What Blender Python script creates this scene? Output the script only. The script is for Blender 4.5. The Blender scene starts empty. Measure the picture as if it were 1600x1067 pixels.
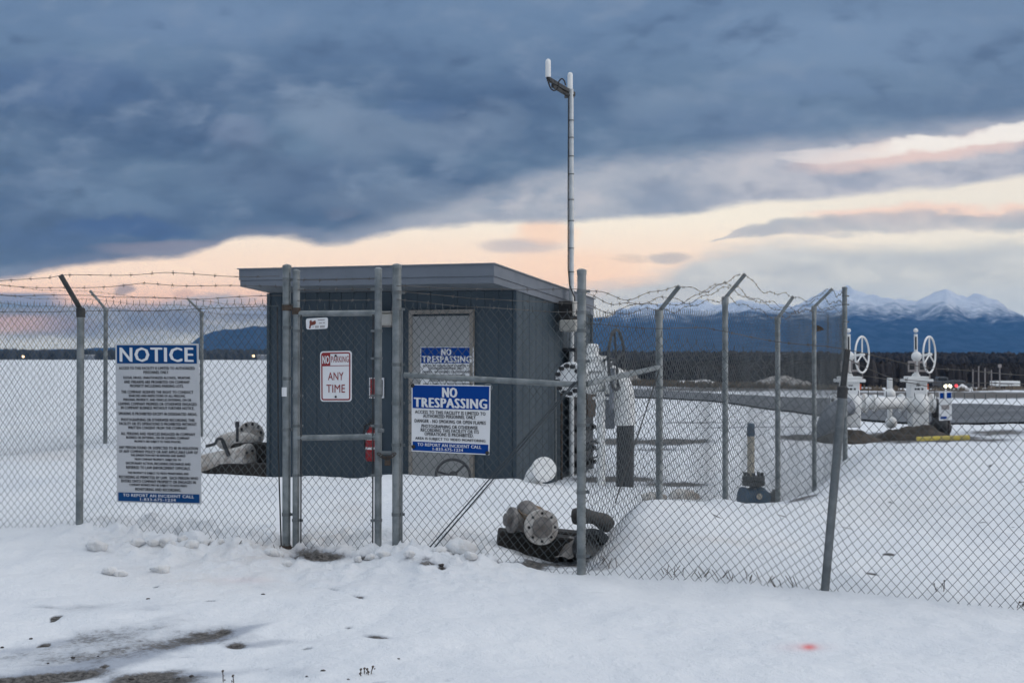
import bpy, math, random
import numpy as np
from mathutils import Vector, Matrix

random.seed(7)
RNG = np.random.RandomState(11)
S = bpy.context.scene
COL = S.collection

# ------------------------------------------------------------------ camera
CZ = 1.55                 # eye height
FPX = 2000.0              # focal length in pixels of the 1600 px wide photograph
HAZE_K, HAZE_R, HAZE_TOP = 0.000066, 13000.0, 660.0     # density, half width and top of the haze
HOR = 553.0               # row of the horizon in the photograph
cam_d = bpy.data.cameras.new("camera")
cam = bpy.data.objects.new("camera", cam_d)
COL.objects.link(cam)
cam.location = (0, 0, CZ)
cam.rotation_euler = (math.radians(90) + math.atan((HOR - 533.5) / FPX), 0, 0)
cam_d.sensor_width = 36
cam_d.lens = FPX / 1600 * 36
cam_d.clip_start = 0.1
cam_d.clip_end = 40000
cam_d.dof.use_dof = True
cam_d.dof.focus_distance = 9.6
cam_d.dof.aperture_fstop = 4.0
S.camera = cam

# ------------------------------------------------------------------ render look
S.view_settings.view_transform = 'Standard'
S.view_settings.look = 'None'
S.view_settings.exposure = 0.0
S.view_settings.gamma = 1.0
try:
    S.cycles.use_denoising = True
    S.cycles.denoiser = 'OPENIMAGEDENOISE'
    S.cycles.denoising_prefilter = 'ACCURATE'
    S.cycles.max_bounces = 6
    S.cycles.volume_bounces = 0
    S.cycles.sample_clamp_indirect = 6
except Exception:
    pass

SUN_EL, SUN_AZ = math.radians(14), math.radians(96)   # azimuth measured clockwise from +Y (view direction)
SUN_STRENGTH = 0.78
AMBIENT = 1.0

sun_d = bpy.data.lights.new("sun", 'SUN')
sun_d.energy = SUN_STRENGTH
sun_d.angle = math.radians(50)
sun_d.color = (1.0, 0.86, 0.74)
sun = bpy.data.objects.new("sun", sun_d)
COL.objects.link(sun)
sdir = Vector((math.sin(SUN_AZ) * math.cos(SUN_EL), math.cos(SUN_AZ) * math.cos(SUN_EL), math.sin(SUN_EL)))
sun.rotation_euler = (-sdir).to_track_quat('-Z', 'Y').to_euler()

# ------------------------------------------------------------------ sky (world)
def lin(r, g, b):
    f = lambda c: (c / 255 / 12.92) if c / 255 <= 0.04045 else ((c / 255 + 0.055) / 1.055) ** 2.4
    return (f(r), f(g), f(b), 1.0)

class NT:
    """small helper that writes shader maths as python expressions"""
    def __init__(self, tree):
        self.t = tree
    def node(self, typ, **kw):
        n = self.t.nodes.new(typ)
        for k, v in kw.items():
            setattr(n, k, v)
        return n
    def put(self, sock, val):
        if isinstance(val, E):
            self.t.links.new(val.s, sock)
        elif hasattr(val, 'is_output'):
            self.t.links.new(val, sock)
        else:
            sock.default_value = val
    def math(self, op, a, b=0.0, c=0.0, clamp=False):
        n = self.node('ShaderNodeMath', operation=op, use_clamp=clamp)
        self.put(n.inputs[0], a); self.put(n.inputs[1], b); self.put(n.inputs[2], c)
        return E(self, n.outputs[0])
    def smooth(self, x, a, b, lo=0.0, hi=1.0):
        n = self.node('ShaderNodeMapRange', interpolation_type='SMOOTHSTEP')
        self.put(n.inputs[0], x)
        n.inputs[1].default_value = a; n.inputs[2].default_value = b
        n.inputs[3].default_value = lo; n.inputs[4].default_value = hi
        return E(self, n.outputs[0])
    def mix(self, f, a, b):
        n = self.node('ShaderNodeMix', data_type='RGBA')
        self.put(n.inputs[0], f)
        self.put(n.inputs[6], a); self.put(n.inputs[7], b)
        return E(self, n.outputs[2])
    def vec(self, x, y, z):
        n = self.node('ShaderNodeCombineXYZ')
        self.put(n.inputs[0], x); self.put(n.inputs[1], y); self.put(n.inputs[2], z)
        return E(self, n.outputs[0])
    def noise(self, v, scale, detail=4.0, rough=0.55, dist=0.0):
        n = self.node('ShaderNodeTexNoise')
        self.put(n.inputs['Vector'], v)
        n.inputs['Scale'].default_value = scale
        n.inputs['Detail'].default_value = detail
        n.inputs['Roughness'].default_value = rough
        n.inputs['Distortion'].default_value = dist
        return E(self, n.outputs[0])
    def curve(self, x, pts, x0, x1, y0, y1):
        n = self.node('ShaderNodeFloatCurve')
        c = n.mapping.curves[0]
        P = [((a - x0) / (x1 - x0), (b - y0) / (y1 - y0)) for a, b in pts]
        c.points[0].location = P[0]; c.points[1].location = P[-1]
        for p in P[1:-1]:
            c.points.new(*p)
        n.mapping.update()
        self.put(n.inputs[1], (x - x0) * (1.0 / (x1 - x0)))
        return E(self, n.outputs[0]) * (y1 - y0) + y0

class E:
    def __init__(self, nt, s):
        self.n, self.s = nt, s
    def __add__(self, o): return self.n.math('ADD', self, o)
    __radd__ = __add__
    def __sub__(self, o): return self.n.math('SUBTRACT', self, o)
    def __rsub__(self, o): return self.n.math('SUBTRACT', o, self)
    def __mul__(self, o): return self.n.math('MULTIPLY', self, o)
    __rmul__ = __mul__
    def __truediv__(self, o): return self.n.math('DIVIDE', self, o)
    def max(self, o): return self.n.math('MAXIMUM', self, o)
    def min(self, o): return self.n.math('MINIMUM', self, o)
    def clamp(self): return self.n.math('ADD', self, 0.0, clamp=True)
    def __rtruediv__(self, o): return self.n.math('DIVIDE', o, self)
    def math_sqrt(self): return self.n.math('SQRT', self)
    def sq(self): return self.n.math('MULTIPLY', self, self)

def build_world():
    w = bpy.data.worlds.new("World")
    S.world = w
    w.use_nodes = True
    t = w.node_tree
    t.nodes.clear()
    N = NT(t)
    tc = N.node('ShaderNodeTexCoord')
    sp = N.node('ShaderNodeSeparateXYZ')
    t.links.new(tc.outputs['Generated'], sp.inputs[0])
    dx, dy, dz = (E(N, sp.outputs[i]) for i in range(3))
    den = dy.max(0.08)
    U = dx / den * FPX + 800.0        # bearing and height angle of the direction, in units of 1/2000 rad
    V = HOR - dz / den * FPX
    Uw = U
    pv = N.vec(U * 0.001, V * 0.0018, 0.0)
    n1 = N.noise(pv, 4.0, 6.0, 0.6, 0.3)
    n2 = N.noise(N.vec(U * 0.001, V * 0.0030, 3.7), 2.2, 5.0, 0.55, 0.4)
    n3 = N.noise(N.vec(U * 0.001, V * 0.0040, 9.1), 9.0, 5.0, 0.62, 0.2)
    a1, a2, a3 = n1 - 0.5, n2 - 0.5, n3 - 0.5
    wv = N.vec(U * 0.001 + a1 * 0.14, V * 0.00125 + a2 * 0.12, 5.3)
    wq = N.vec(U * 0.001 + a1 * 0.14 - 0.003, V * 0.00125 + a2 * 0.12 - 0.024, 5.3)
    n4 = N.noise(wv, 5.2, 4.5, 0.50, 0.0)
    n5 = N.noise(N.vec(U * 0.001 + a1 * 0.06, V * 0.0022 + a1 * 0.10, 1.9), 14.0, 6.0, 0.58, 0.0)
    a4, a5 = n4 - 0.5, n5 - 0.5
    em = N.noise(wv, 5.2, 3.0, 0.45, 0.0) - N.noise(wq, 5.2, 3.0, 0.45, 0.0)     # > 0 on the tops of heaps
    em2 = n5 - N.noise(N.vec(U * 0.001 + a1 * 0.06 - 0.002, V * 0.0022 + a1 * 0.10 - 0.010, 1.9), 14.0, 6.0, 0.58, 0.0)
    rel = em + em2 * 0.16
    Vd = V + a1 * 60.0 + a3 * 26.0
    # --- clear glow near the horizon
    glow = N.mix(N.smooth(V, 330, 420), lin(250, 240, 226), lin(252, 225, 208))
    glow = N.mix(N.smooth(V, 415, 475), glow, lin(238, 196, 182))
    glow = N.mix(N.smooth(U, 1050, 1450), glow, lin(240, 232, 222))
    # low grey blue cloud on the left
    colL = N.mix(N.smooth(a3 + a1 * 0.8, -0.18, 0.22), lin(108, 131, 166), lin(148, 160, 182))
    lowL = N.smooth(V + a1 * 70.0 + a3 * 40.0, 466, 486) * N.smooth(U, 1000, 760)
    sky = N.mix(lowL * 0.93, glow, colL)
    pinkL = N.smooth((V - 507.0).sq() / 380.0 + (a3 * 2.6).sq(), 1.0, 0.1) * N.smooth(U + a2 * 300.0, 150, 20)
    sky = N.mix(pinkL * 0.7, sky, lin(214, 180, 182))
    darkstrip = N.smooth(((V - 470.0 + a1 * 16.0) / 15.0).sq(), 1.0, 0.25) * N.smooth(U + a1 * 200.0, 112, 60)
    sky = N.mix(darkstrip * 0.85, sky, lin(108, 134, 170))
    # small dark wisps in the glow
    for (cx, cy, rx, ry, k, c) in ((195, 452, 20, 10, .9, (160, 150, 162)), (287, 462, 18, 9, .5, (190, 160, 162)),
                                   (1045, 402, 34, 11, .8, (188, 184, 190)), (985, 404, 34, 9, .6, (212, 196, 190)),
                                   (815, 384, 70, 13, .8, (196, 188, 194))):
        g = N.smooth(((U - cx + a3 * 40.0) / rx).sq() + ((V - cy + a1 * 26.0) / ry).sq(), 1.3, 0.1)
        sky = N.mix(g * k, sky, lin(*c))
    # peach puffs
    for (cx, cy, rx, ry, k) in ((850, 362, 50, 22, .7), (880, 425, 130, 40, .5)):
        g = N.smooth(((U - cx + a3 * 60.0) / rx).sq() + ((V - cy + a1 * 40.0) / ry).sq(), 1.4, 0.1)
        sky = N.mix(g * k, sky, lin(252, 212, 190))
    # pale grey cloud low on the right
    bR = N.curve(U, [(0, 520), (800, 470), (930, 446), (1040, 420), (1120, 388), (1250, 376), (1400, 380), (1600, 370), (1800, 366)], 0, 1800, 300, 600)
    fR = N.smooth(V - bR + a1 * 40.0 + a3 * 40.0, -12, 26)
    colR = N.mix(N.smooth(a1 + a3 * 0.6, -0.2, 0.25), lin(182, 189, 200), lin(204, 207, 212))
    colR = N.mix(N.smooth(V, 420, 500) * N.smooth(U, 1000, 1350), colR, lin(186, 196, 210))
    colR = N.mix(N.smooth(rel, 0.0, 0.10) * 0.4, colR, lin(222, 222, 222))
    colR = N.mix(N.smooth(rel, 0.0, -0.10) * 0.35, colR, lin(166, 176, 192))
    sky = N.mix(fR * 0.95, sky, colR)
    # thin streak on the right, pink on top
    cS = N.curve(U, [(0, 400), (1000, 392), (1110, 378), (1220, 357), (1400, 349), (1600, 347), (1800, 345)], 0, 1800, 300, 450)
    wS = N.curve(U, [(0, 0), (1095, 0), (1180, 11), (1400, 16), (1600, 14), (1800, 12)], 0, 1800, 0, 40) + 0.05
    rS = (V - cS + a1 * 16.0 + a3 * 22.0 + a5 * 26.0 + a4 * 20.0) / wS.max(0.01)
    pS = N.smooth(rS, -2.1, -1.0) * N.smooth(rS, 0.4, -0.6) * N.smooth(U + a2 * 500.0, 1180, 1280)
    sky = N.mix(pS * 0.75, sky, lin(246, 210, 198))
    sky = N.mix(N.smooth(rS.sq(), 1.5, 0.1) * 0.85, sky, N.mix(N.smooth(rel, -.06, .08), lin(166, 174, 190), lin(200, 196, 202)))
    # main bank of cloud
    bB = N.curve(U, [(-400, 440), (0, 436), (120, 414), (250, 404), (330, 388), (372, 372), (450, 371), (520, 381), (590, 370), (700, 352),
                     (860, 346), (980, 343), (1080, 337), (1180, 318), (1300, 310), (1420, 296), (1600, 276), (2000, 240)], -400, 2000, 100, 600)
    dB = bB - V + a1 * 20.0 + a3 * 14.0 + a5 * 14.0                      # > 0 inside the bank
    inB = N.smooth(dB, -7, 8)
    b2 = N.curve(U, [(-400, 470), (300, 440), (520, 372), (640, 335), (800, 290), (900, 262), (1000, 246), (1150, 232), (1300, 218), (1450, 202), (1600, 186), (2000, 150)], -400, 2000, 100, 600)
    d2 = b2 - V + a1 * 30.0 + a3 * 14.0 + a4 * 24.0                      # > 0 in the dark upper part
    dk = N.smooth(d2, -24, 26)
    # upper part: slate with slow mottling
    up = N.mix(N.smooth(a2 + a1 * 0.45, -0.16, 0.20), lin(76, 101, 138), lin(106, 130, 160))
    up = N.mix(N.smooth(a4 + a5 * 0.35, -0.02, 0.24) * 0.45, up, lin(122, 142, 172))
    up = N.mix(N.smooth(a4 * 0.8 + a5 * 0.5, -0.03, -0.24) * 0.3, up, lin(70, 94, 132))
    up = N.mix(N.smooth(V, 190, 0) * 0.75, up, lin(112, 138, 172))
    up = N.mix(N.smooth(U, 900, 1500) * 0.35, up, lin(122, 144, 174))
    up = N.mix(N.smooth(V, 230, 400) * N.smooth(U, 700, 200) * 0.6, up, lin(84, 108, 148))
    for (cx, cy, rx, ry, k, c) in (  # heaps with lit tops and darker hollows
            (495, 168, 62, 46, .75, (128, 147, 174)), (560, 205, 80, 46, .55, (120, 138, 166)), (375, 212, 52, 26, .6, (122, 138, 168)),
            (690, 205, 90, 44, .5, (120, 138, 166)), (770, 180, 60, 30, .5, (122, 142, 170)), (170, 322, 110, 22, .6, (110, 134, 166)),
            (450, 270, 170, 40, .5, (96, 116, 150)), (1010, 160, 70, 36, .45, (126, 146, 174)), (640, 310, 200, 26, .6, (116, 134, 162)),
            (190, 358, 120, 18, .95, (74, 102, 148)), (90, 372, 120, 16, .5, (84, 110, 152)), (640, 165, 60, 20, .5, (88, 114, 154)),
            (90, 130, 160, 50, .5, (84, 110, 152)), (530, 330, 34, 9, .6, (104, 118, 148)), (300, 30, 190, 40, .5, (118, 142, 176)),
            (1300, 60, 240, 50, .45, (128, 152, 184)), (1150, 190, 170, 36, .4, (110, 132, 166)), (1240, 130, 130, 26, .4, (112, 136, 172))):
        g = N.smooth(((U - cx + a4 * 80.0 + a5 * 40.0) / rx).sq() + ((V - cy + a4 * 70.0 + a5 * 44.0) / ry).sq(), 1.35, 0.1)
        up = N.mix(g * k, up, lin(*c))
    up = N.mix(N.smooth(rel, 0.0, 0.13) * 0.50, up, lin(132, 150, 177))
    up = N.mix(N.smooth(rel, 0.0, -0.13) * 0.50, up, lin(68, 90, 126))
    lowc = N.mix(N.smooth(a4 + a5 * 0.6, -0.2, 0.22), lin(140, 154, 178), lin(174, 180, 194))
    lowc = N.mix(N.smooth(U, 950, 1300), lowc, N.mix(N.smooth(a4 + a5 * .7, -0.2, 0.2), lin(164, 171, 190), lin(196, 196, 206)))
    lowc = N.mix(N.smooth(rel, 0.0, 0.10) * 0.5, lowc, lin(206, 202, 208))
    lowc = N.mix(N.smooth(rel, 0.0, -0.10) * 0.4, lowc, lin(138, 148, 172))
    pk = N.smooth(((U - 1440.0) / 190.0).sq() + ((V - 236.0 + (U - 1440.0) * 0.13 + a1 * 50.0) / 22.0).sq() + a3 * 1.5, 1.5, 0.1)
    lowc = N.mix(pk * 0.85, lowc, lin(236, 208, 202))
    bank = N.mix(dk, lowc, up)
    # underside warmed at the left edge
    wl = N.smooth(((U - 270.0) / 130.0).sq() + ((V - 388.0 + a1 * 20.0) / 13.0).sq(), 1.3, 0.2)
    bank = N.mix(wl * 0.7, bank, lin(140, 140, 162))
    wl = N.smooth(dB, 26, 2) * N.smooth(U, 1000, 500)
    bank = N.mix(wl * 0.45, bank, lin(140, 146, 170))
    sky = N.mix(inB, sky, bank)
    # bright gap right under the dark bank
    gp = N.smooth(((V - 222.0 + (U - 1480.0) * 0.13 + a1 * 30.0 + a5 * 30.0) / 17.0).sq() + a4 * 3.4, 1.0, 0.2) * N.smooth(U + a4 * 260.0 + a5 * 160.0, 1270, 1440)
    sky = N.mix(gp * 0.95, sky, lin(247, 241, 236))
    gp = N.smooth(((V - 243.0 + a1 * 30.0) / 13.0).sq() + a3 * 2.5 + ((U - 1290.0) / 90.0).sq(), 1.2, 0.2)
    sky = N.mix(gp * 0.7, sky, lin(232, 224, 224))
    # the sky is seen through the haze: what stands behind it is brighter and warmer by what the air takes and adds
    tane = (dz / (dx.sq() + dy.sq()).max(0.0001).math_sqrt()).max(0.0005)
    path = ((HAZE_TOP - CZ) / tane).min(HAZE_R * 1.02)
    T = N.math('POWER', 2.718281828, path * (-HAZE_K))
    vsub = N.node('ShaderNodeVectorMath', operation='SUBTRACT')
    jsc = N.node('ShaderNodeVectorMath', operation='SCALE'); jsc.inputs[0].default_value = (0.064, 0.175, 0.43)
    N.put(jsc.inputs['Scale'], 1.0 - T)
    N.put(vsub.inputs[0], sky); t.links.new(jsc.outputs[0], vsub.inputs[1])
    vmax = N.node('ShaderNodeVectorMath', operation='MAXIMUM'); vmax.inputs[1].default_value = (0.01, 0.01, 0.01)
    t.links.new(vsub.outputs[0], vmax.inputs[0])
    vsc = N.node('ShaderNodeVectorMath', operation='SCALE'); t.links.new(vmax.outputs[0], vsc.inputs[0])
    N.put(vsc.inputs['Scale'], 1.0 / T)
    sky = E(N, vsc.outputs[0])
    # --- unseen rest of sky dome, shaped for light: bright overhead and right, dark behind
    nb = N.noise(N.vec(dx, dy, dz * 2.0), 2.4, 6.0, 0.6, 0.3)
    rest = N.mix(N.smooth(nb, 0.35, 0.68), (0.14, 0.19, 0.27, 1), (0.28, 0.33, 0.40, 1))          # dark bank added behind, out of view
    high = N.mix(N.smooth(nb, 0.32, 0.66), (0.79, 0.88, 1.02, 1), (1.28, 1.33, 1.40, 1))            # thin bright overcast overhead
    rest = N.mix(N.smooth(dz + dx * 0.35, 0.12, 0.75), rest, high)
    rest = N.mix(N.smooth(dx, 0.35, 0.9) * N.smooth(dz, 0.5, 0.1) * 0.8, rest, (0.86, 0.79, 0.75, 1))
    front = N.smooth(dy, 0.05, 0.6) * N.smooth(dz, 0.62, 0.30)
    cloud = N.mix(front, rest, sky)
    below = N.smooth(dz, 0.0, -0.05)
    cloud = N.mix(below, cloud, (0.36, 0.40, 0.46, 1))
    nish = N.node('ShaderNodeTexSky', sky_type='NISHITA')
    nish.sun_disc = False
    nish.sun_elevation = SUN_EL
    nish.sun_rotation = SUN_AZ
    bg1 = N.node('ShaderNodeBackground'); bg1.inputs[1].default_value = 0.1
    t.links.new(nish.outputs[0], bg1.inputs[0])
    bg2 = N.node('ShaderNodeBackground'); bg2.inputs[1].default_value = AMBIENT
    N.put(bg2.inputs[0], cloud)
    mx = N.node('ShaderNodeMixShader'); mx.inputs[0].default_value = 0.94      # cloud cover over the clear sky
    t.links.new(bg1.outputs[0], mx.inputs[1]); t.links.new(bg2.outputs[0], mx.inputs[2])
    out = N.node('ShaderNodeOutputWorld')
    t.links.new(mx.outputs[0], out.inputs[0])
    try:
        w.cycles.sampling_method = 'MANUAL'; w.cycles.sample_map_resolution = 512
    except Exception:
        pass
build_world()

# ------------------------------------------------------------------ helpers
def P(px, py, d):
    """world point seen at photograph pixel (px, py) at depth d metres"""
    return Vector(((px - 800.0) / FPX * d, d, CZ + (HOR - py) / FPX * d))

def vnoise(x, y, seed=0):
    xi = np.floor(x).astype(np.int64); yi = np.floor(y).astype(np.int64)
    xf = x - xi; yf = y - yi
    def h(a, b):
        n = (a * 374761393 + b * 668265263 + seed * 982451653) & 0x7fffffff
        n = ((n ^ (n >> 13)) * 1274126177) & 0x7fffffff
        n = n ^ (n >> 16)
        return (n & 0xffff) / 65535.0
    u = xf * xf * xf * (xf * (xf * 6 - 15) + 10); v = yf * yf * yf * (yf * (yf * 6 - 15) + 10)
    return (h(xi, yi) * (1 - u) + h(xi + 1, yi) * u) * (1 - v) + (h(xi, yi + 1) * (1 - u) + h(xi + 1, yi + 1) * u) * v - 0.5

def fbm(x, y, oct=4, seed=0, gain=0.5):
    s = 0; a = 1.0
    for i in range(oct):
        s = s + a * vnoise(x * 2 ** i + 17.3 * i, y * 2 ** i - 9.1 * i, seed + i)
        a *= gain
    return s

class MB:
    def __init__(self):
        self.v, self.f, self.s = [], [], []
    def add(self, verts, faces, smooth=False):
        o = len(self.v)
        self.v.extend([tuple(p) for p in verts])
        self.f.extend([tuple(i + o for i in f) for f in faces])
        self.s.extend([smooth] * len(faces))
        return self
    def box(self, c, size, rot=None):
        x, y, z = size[0] / 2, size[1] / 2, size[2] / 2
        R = rot if rot is not None else Matrix.Identity(3)
        vs = [Vector(c) + R @ Vector(p) for p in ((-x, -y, -z), (x, -y, -z), (x, y, -z), (-x, y, -z), (-x, -y, z), (x, -y, z), (x, y, z), (-x, y, z))]
        return self.add(vs, [(0, 3, 2, 1), (4, 5, 6, 7), (0, 1, 5, 4), (1, 2, 6, 5), (2, 3, 7, 6), (3, 0, 4, 7)])
    def bbox(self, c, size, b=0.006, rot=None):
        """box with bevelled edges"""
        x, y, z = size[0] / 2, size[1] / 2, size[2] / 2
        b = min(b, x * .9, y * .9, z * .9)
        R = rot if rot is not None else Matrix.Identity(3)
        vs, idx = [], {}
        for sx in (-1, 1):
            for sy in (-1, 1):
                for sz in (-1, 1):
                    for ax in range(3):
                        p = [sx * (x - b), sy * (y - b), sz * (z - b)]
                        p[ax] = (sx * x, sy * y, sz * z)[ax]
                        idx[(sx, sy, sz, ax)] = len(vs)
                        vs.append(Vector(c) + R @ Vector(p))
        fs = []
        for ax in range(3):
            o = [i for i in range(3) if i != ax]
            for s in (-1, 1):
                q = []
                for (a, bb) in ((-1, -1), (1, -1), (1, 1), (-1, 1)):
                    k = [0, 0, 0]; k[ax] = s; k[o[0]] = a; k[o[1]] = bb
                    q.append(idx[(k[0], k[1], k[2], ax)])
                if (s > 0) != (ax != 1): q = q[::-1]
                fs.append(q)
        for ax in range(3):      # edges parallel to ax
            o = [i for i in range(3) if i != ax]
            for a in (-1, 1):
                for bb in (-1, 1):
                    q = []
                    for s, oo in ((-1, o[0]), (1, o[0]), (1, o[1]), (-1, o[1])):
                        k = [0, 0, 0]; k[ax] = s; k[o[0]] = a; k[o[1]] = bb
                        q.append(idx[(k[0], k[1], k[2], oo)])
                    fs.append(q)
        for sx in (-1, 1):
            for sy in (-1, 1):
                for sz in (-1, 1):
                    fs.append([idx[(sx, sy, sz, a)] for a in range(3)])
        return self.add(vs, fs)
    def tube(self, pts, r, n=12, caps=True, smooth=True):
        pts = [Vector(p) for p in pts]
        m = len(pts)
        rs = r if isinstance(r, (list, tuple)) else [r] * m
        tang = []
        for i in range(m):
            t = (pts[min(i + 1, m - 1)] - pts[max(i - 1, 0)])
            tang.append(t.normalized() if t.length > 1e-9 else Vector((0, 0, 1)))
        ref = Vector((0, 0, 1)) if abs(tang[0].z) < 0.9 else Vector((1, 0, 0))
        nx = tang[0].cross(ref).normalized()
        rings = []
        for i in range(m):
            nx = (nx - tang[i] * nx.dot(tang[i]))
            nx = nx.normalized() if nx.length > 1e-6 else tang[i].orthogonal().normalized()
            ny = tang[i].cross(nx)
            rings.append([pts[i] + (nx * math.cos(2 * math.pi * k / n) + ny * math.sin(2 * math.pi * k / n)) * rs[i] for k in range(n)])
        vs = [p for rg in rings for p in rg]
        fs = [(i * n + k, i * n + (k + 1) % n, (i + 1) * n + (k + 1) % n, (i + 1) * n + k) for i in range(m - 1) for k in range(n)]
        self.add(vs, fs, smooth)
        if caps:
            self.add(rings[0], [tuple(range(n))[::-1]])
            self.add(rings[-1], [tuple(range(n))])
        return self
    def lathe(self, o, axis, prof, n=24):
        """prof: list of (distance along axis, radius); each band keeps its own edge"""
        o = Vector(o); a = Vector(axis).normalized()
        nx = a.orthogonal().normalized(); ny = a.cross(nx)
        for i in range(len(prof) - 1):
            vs = []
            for (d, r) in prof[i:i + 2]:
                vs += [o + a * d + (nx * math.cos(2 * math.pi * k / n) + ny * math.sin(2 * math.pi * k / n)) * max(r, 1e-5) for k in range(n)]
            self.add(vs, [(k, (k + 1) % n, n + (k + 1) % n, n + k) for k in range(n)], True)
        return self
    def ball(self, c, r, seg=12, ring=8, scale=(1, 1, 1), jit=0.0, rot=None, seed=0):
        rr = random.Random(seed)
        c = Vector(c); vs = []
        R = rot if rot is not None else Matrix.Identity(3)
        for i in range(ring + 1):
            th = math.pi * i / ring
            for k in range(seg):
                ph = 2 * math.pi * k / seg
                j = 1 + jit * (rr.random() - 0.5) * 2 if 0 < i < ring else 1
                p = Vector((math.sin(th) * math.cos(ph) * scale[0], math.sin(th) * math.sin(ph) * scale[1], math.cos(th) * scale[2])) * r * j
                vs.append(c + R @ p)
        fs = [(i * seg + k, i * seg + (k + 1) % seg, (i + 1) * seg + (k + 1) % seg, (i + 1) * seg + k) for i in range(ring) for k in range(seg)]
        return self.add(vs, fs, True)
    def build(self, name, m, parent=None, origin=None):
        me = bpy.data.meshes.new(name)
        vs = self.v
        o = Vector((0, 0, 0))
        if parent is not None:
            o = parent_world(parent)
        if origin is not None:
            o2 = Vector(origin)
        else:
            o2 = o
        me.from_pydata([(p[0] - o2[0], p[1] - o2[1], p[2] - o2[2]) for p in vs], [], self.f)
        me.polygons.foreach_set('use_smooth', self.s)
        me.materials.append(m)
        me.update()
        ob = bpy.data.objects.new(name, me)
        COL.objects.link(ob)
        ob.location = o2 - o
        if parent is not None:
            ob.parent = parent
        return ob

def parent_world(o):
    v = Vector((0, 0, 0))
    while o is not None:
        v = v + o.location
        o = o.parent
    return v

def tag(o, label=None, cat=None, group=None, kind=None):
    if label: o['label'] = label
    if cat: o['category'] = cat
    if group: o['group'] = group
    if kind: o['kind'] = kind
    return o

def empty(name, loc, label, cat, group=None):
    o = bpy.data.objects.new(name, None)
    o.location = Vector(loc)
    o.empty_display_size = 0.1
    COL.objects.link(o)
    return tag(o, label, cat, group)

def copy_tree(o, parent=None):
    c = o.copy(); COL.objects.link(c); c.parent = parent
    for ch in list(o.children):
        copy_tree(ch, c)
    return c

# ------------------------------------------------------------------ materials
def mat(name, col, rough=0.6, metal=0.0, col2=None, nscale=6.0, namt=1.0, bump=0.0, bscale=40.0, stretch=(1, 1, 1), spec=0.5):
    m = bpy.data.materials.new(name)
    m.use_nodes = True
    t = m.node_tree
    b = t.nodes['Principled BSDF']
    N = NT(t)
    b.inputs['Roughness'].default_value = rough
    b.inputs['Metallic'].default_value = metal
    b.inputs['Specular IOR Level'].default_value = spec
    tc = N.node('ShaderNodeTexCoord')
    mp = N.node('ShaderNodeMapping'); mp.inputs['Scale'].default_value = stretch
    t.links.new(tc.outputs['Object'], mp.inputs[0])
    if col2 is not None:
        n = N.noise(mp.outputs[0], nscale, 5.0, 0.6)
        N.put(b.inputs['Base Color'], N.mix(N.smooth(n, 0.5 - 0.22 / namt, 0.5 + 0.22 / namt), (*col, 1), (*col2, 1)))
        n2 = N.noise(mp.outputs[0], nscale * 2.3, 3.0, 0.5)
        N.put(b.inputs['Roughness'], N.smooth(n2, 0.3, 0.7, max(rough - 0.1, 0.05), min(rough + 0.12, 1)))
    else:
        b.inputs['Base Color'].default_value = (*col, 1)
    if bump:
        n = N.noise(mp.outputs[0], bscale, 4.0, 0.6)
        bp = N.node('ShaderNodeBump'); bp.inputs['Strength'].default_value = bump; bp.inputs['Distance'].default_value = 0.02
        N.put(bp.inputs['Height'], n)
        t.links.new(bp.outputs[0], b.inputs['Normal'])
    return m

def emit(name, col, k):
    m = bpy.data.materials.new(name); m.use_nodes = True
    b = m.node_tree.nodes['Principled BSDF']
    b.inputs['Base Color'].default_value = (*col, 1)
    b.inputs['Emission Color'].default_value = (*col, 1)
    b.inputs['Emission Strength'].default_value = k
    return m

M = {}
M['galv'] = mat('galvanised steel', (0.15, 0.17, 0.175), 0.5, 0.5, (0.27, 0.29, 0.29), 9, 1.2, 0.12, 60)
M['mast'] = mat('bright mast tube', (0.48, 0.5, 0.5), 0.42, 0.3, (0.6, 0.62, 0.62), 9)
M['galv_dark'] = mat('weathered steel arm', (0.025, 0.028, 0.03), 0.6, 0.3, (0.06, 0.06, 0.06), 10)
M['galv_mid'] = mat('dull steel', (0.12, 0.135, 0.14), 0.55, 0.5, (0.20, 0.215, 0.22), 10)
M['wire'] = mat('fence wire', (0.055, 0.066, 0.07), 0.5, 0.35, (0.105, 0.118, 0.122), 3)
M['barb'] = mat('barbed wire steel', (0.07, 0.065, 0.06), 0.6, 0.4, (0.15, 0.14, 0.13), 5)
M['rust'] = mat('rusty iron', (0.045, 0.036, 0.03), 0.8, 0.2, (0.09, 0.065, 0.048), 14)
M['ochre'] = mat('ochre rust', (0.17, 0.10, 0.05), 0.85, 0.0, (0.26, 0.20, 0.14), 14, 1.0, .3, 30)
M['rod'] = mat('dull truss rod steel', (0.05, 0.06, 0.068), 0.55, 0.4, (0.085, 0.095, 0.10), 9)
M['gravelpile'] = mat('snow dusted gravel', (0.50, 0.49, 0.47), 0.95, 0.0, (0.13, 0.11, 0.095), 2.6, .8, .5, 8)
M['siding'] = mat('slate blue siding', (0.033, 0.053, 0.070), 0.6, 0.0, (0.043, 0.065, 0.083), 1.6, 1.0, 0.05, 25, (1, 1, .25))
M['fascia'] = mat('grey fascia paint', (0.13, 0.15, 0.178), 0.55, 0.0, (0.155, 0.175, 0.205), 2)
M['soffit'] = mat('soffit board', (0.12, 0.14, 0.16), 0.7, 0.0, (0.15, 0.17, 0.19), 3)
M['roofing'] = mat('grey roof sheet', (0.16, 0.18, 0.2), 0.5, 0.2, (0.2, 0.22, 0.24), 3)
M['door'] = mat('putty grey door paint', (0.25, 0.25, 0.24), 0.5, 0.0, (0.31, 0.31, 0.30), 3)
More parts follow.
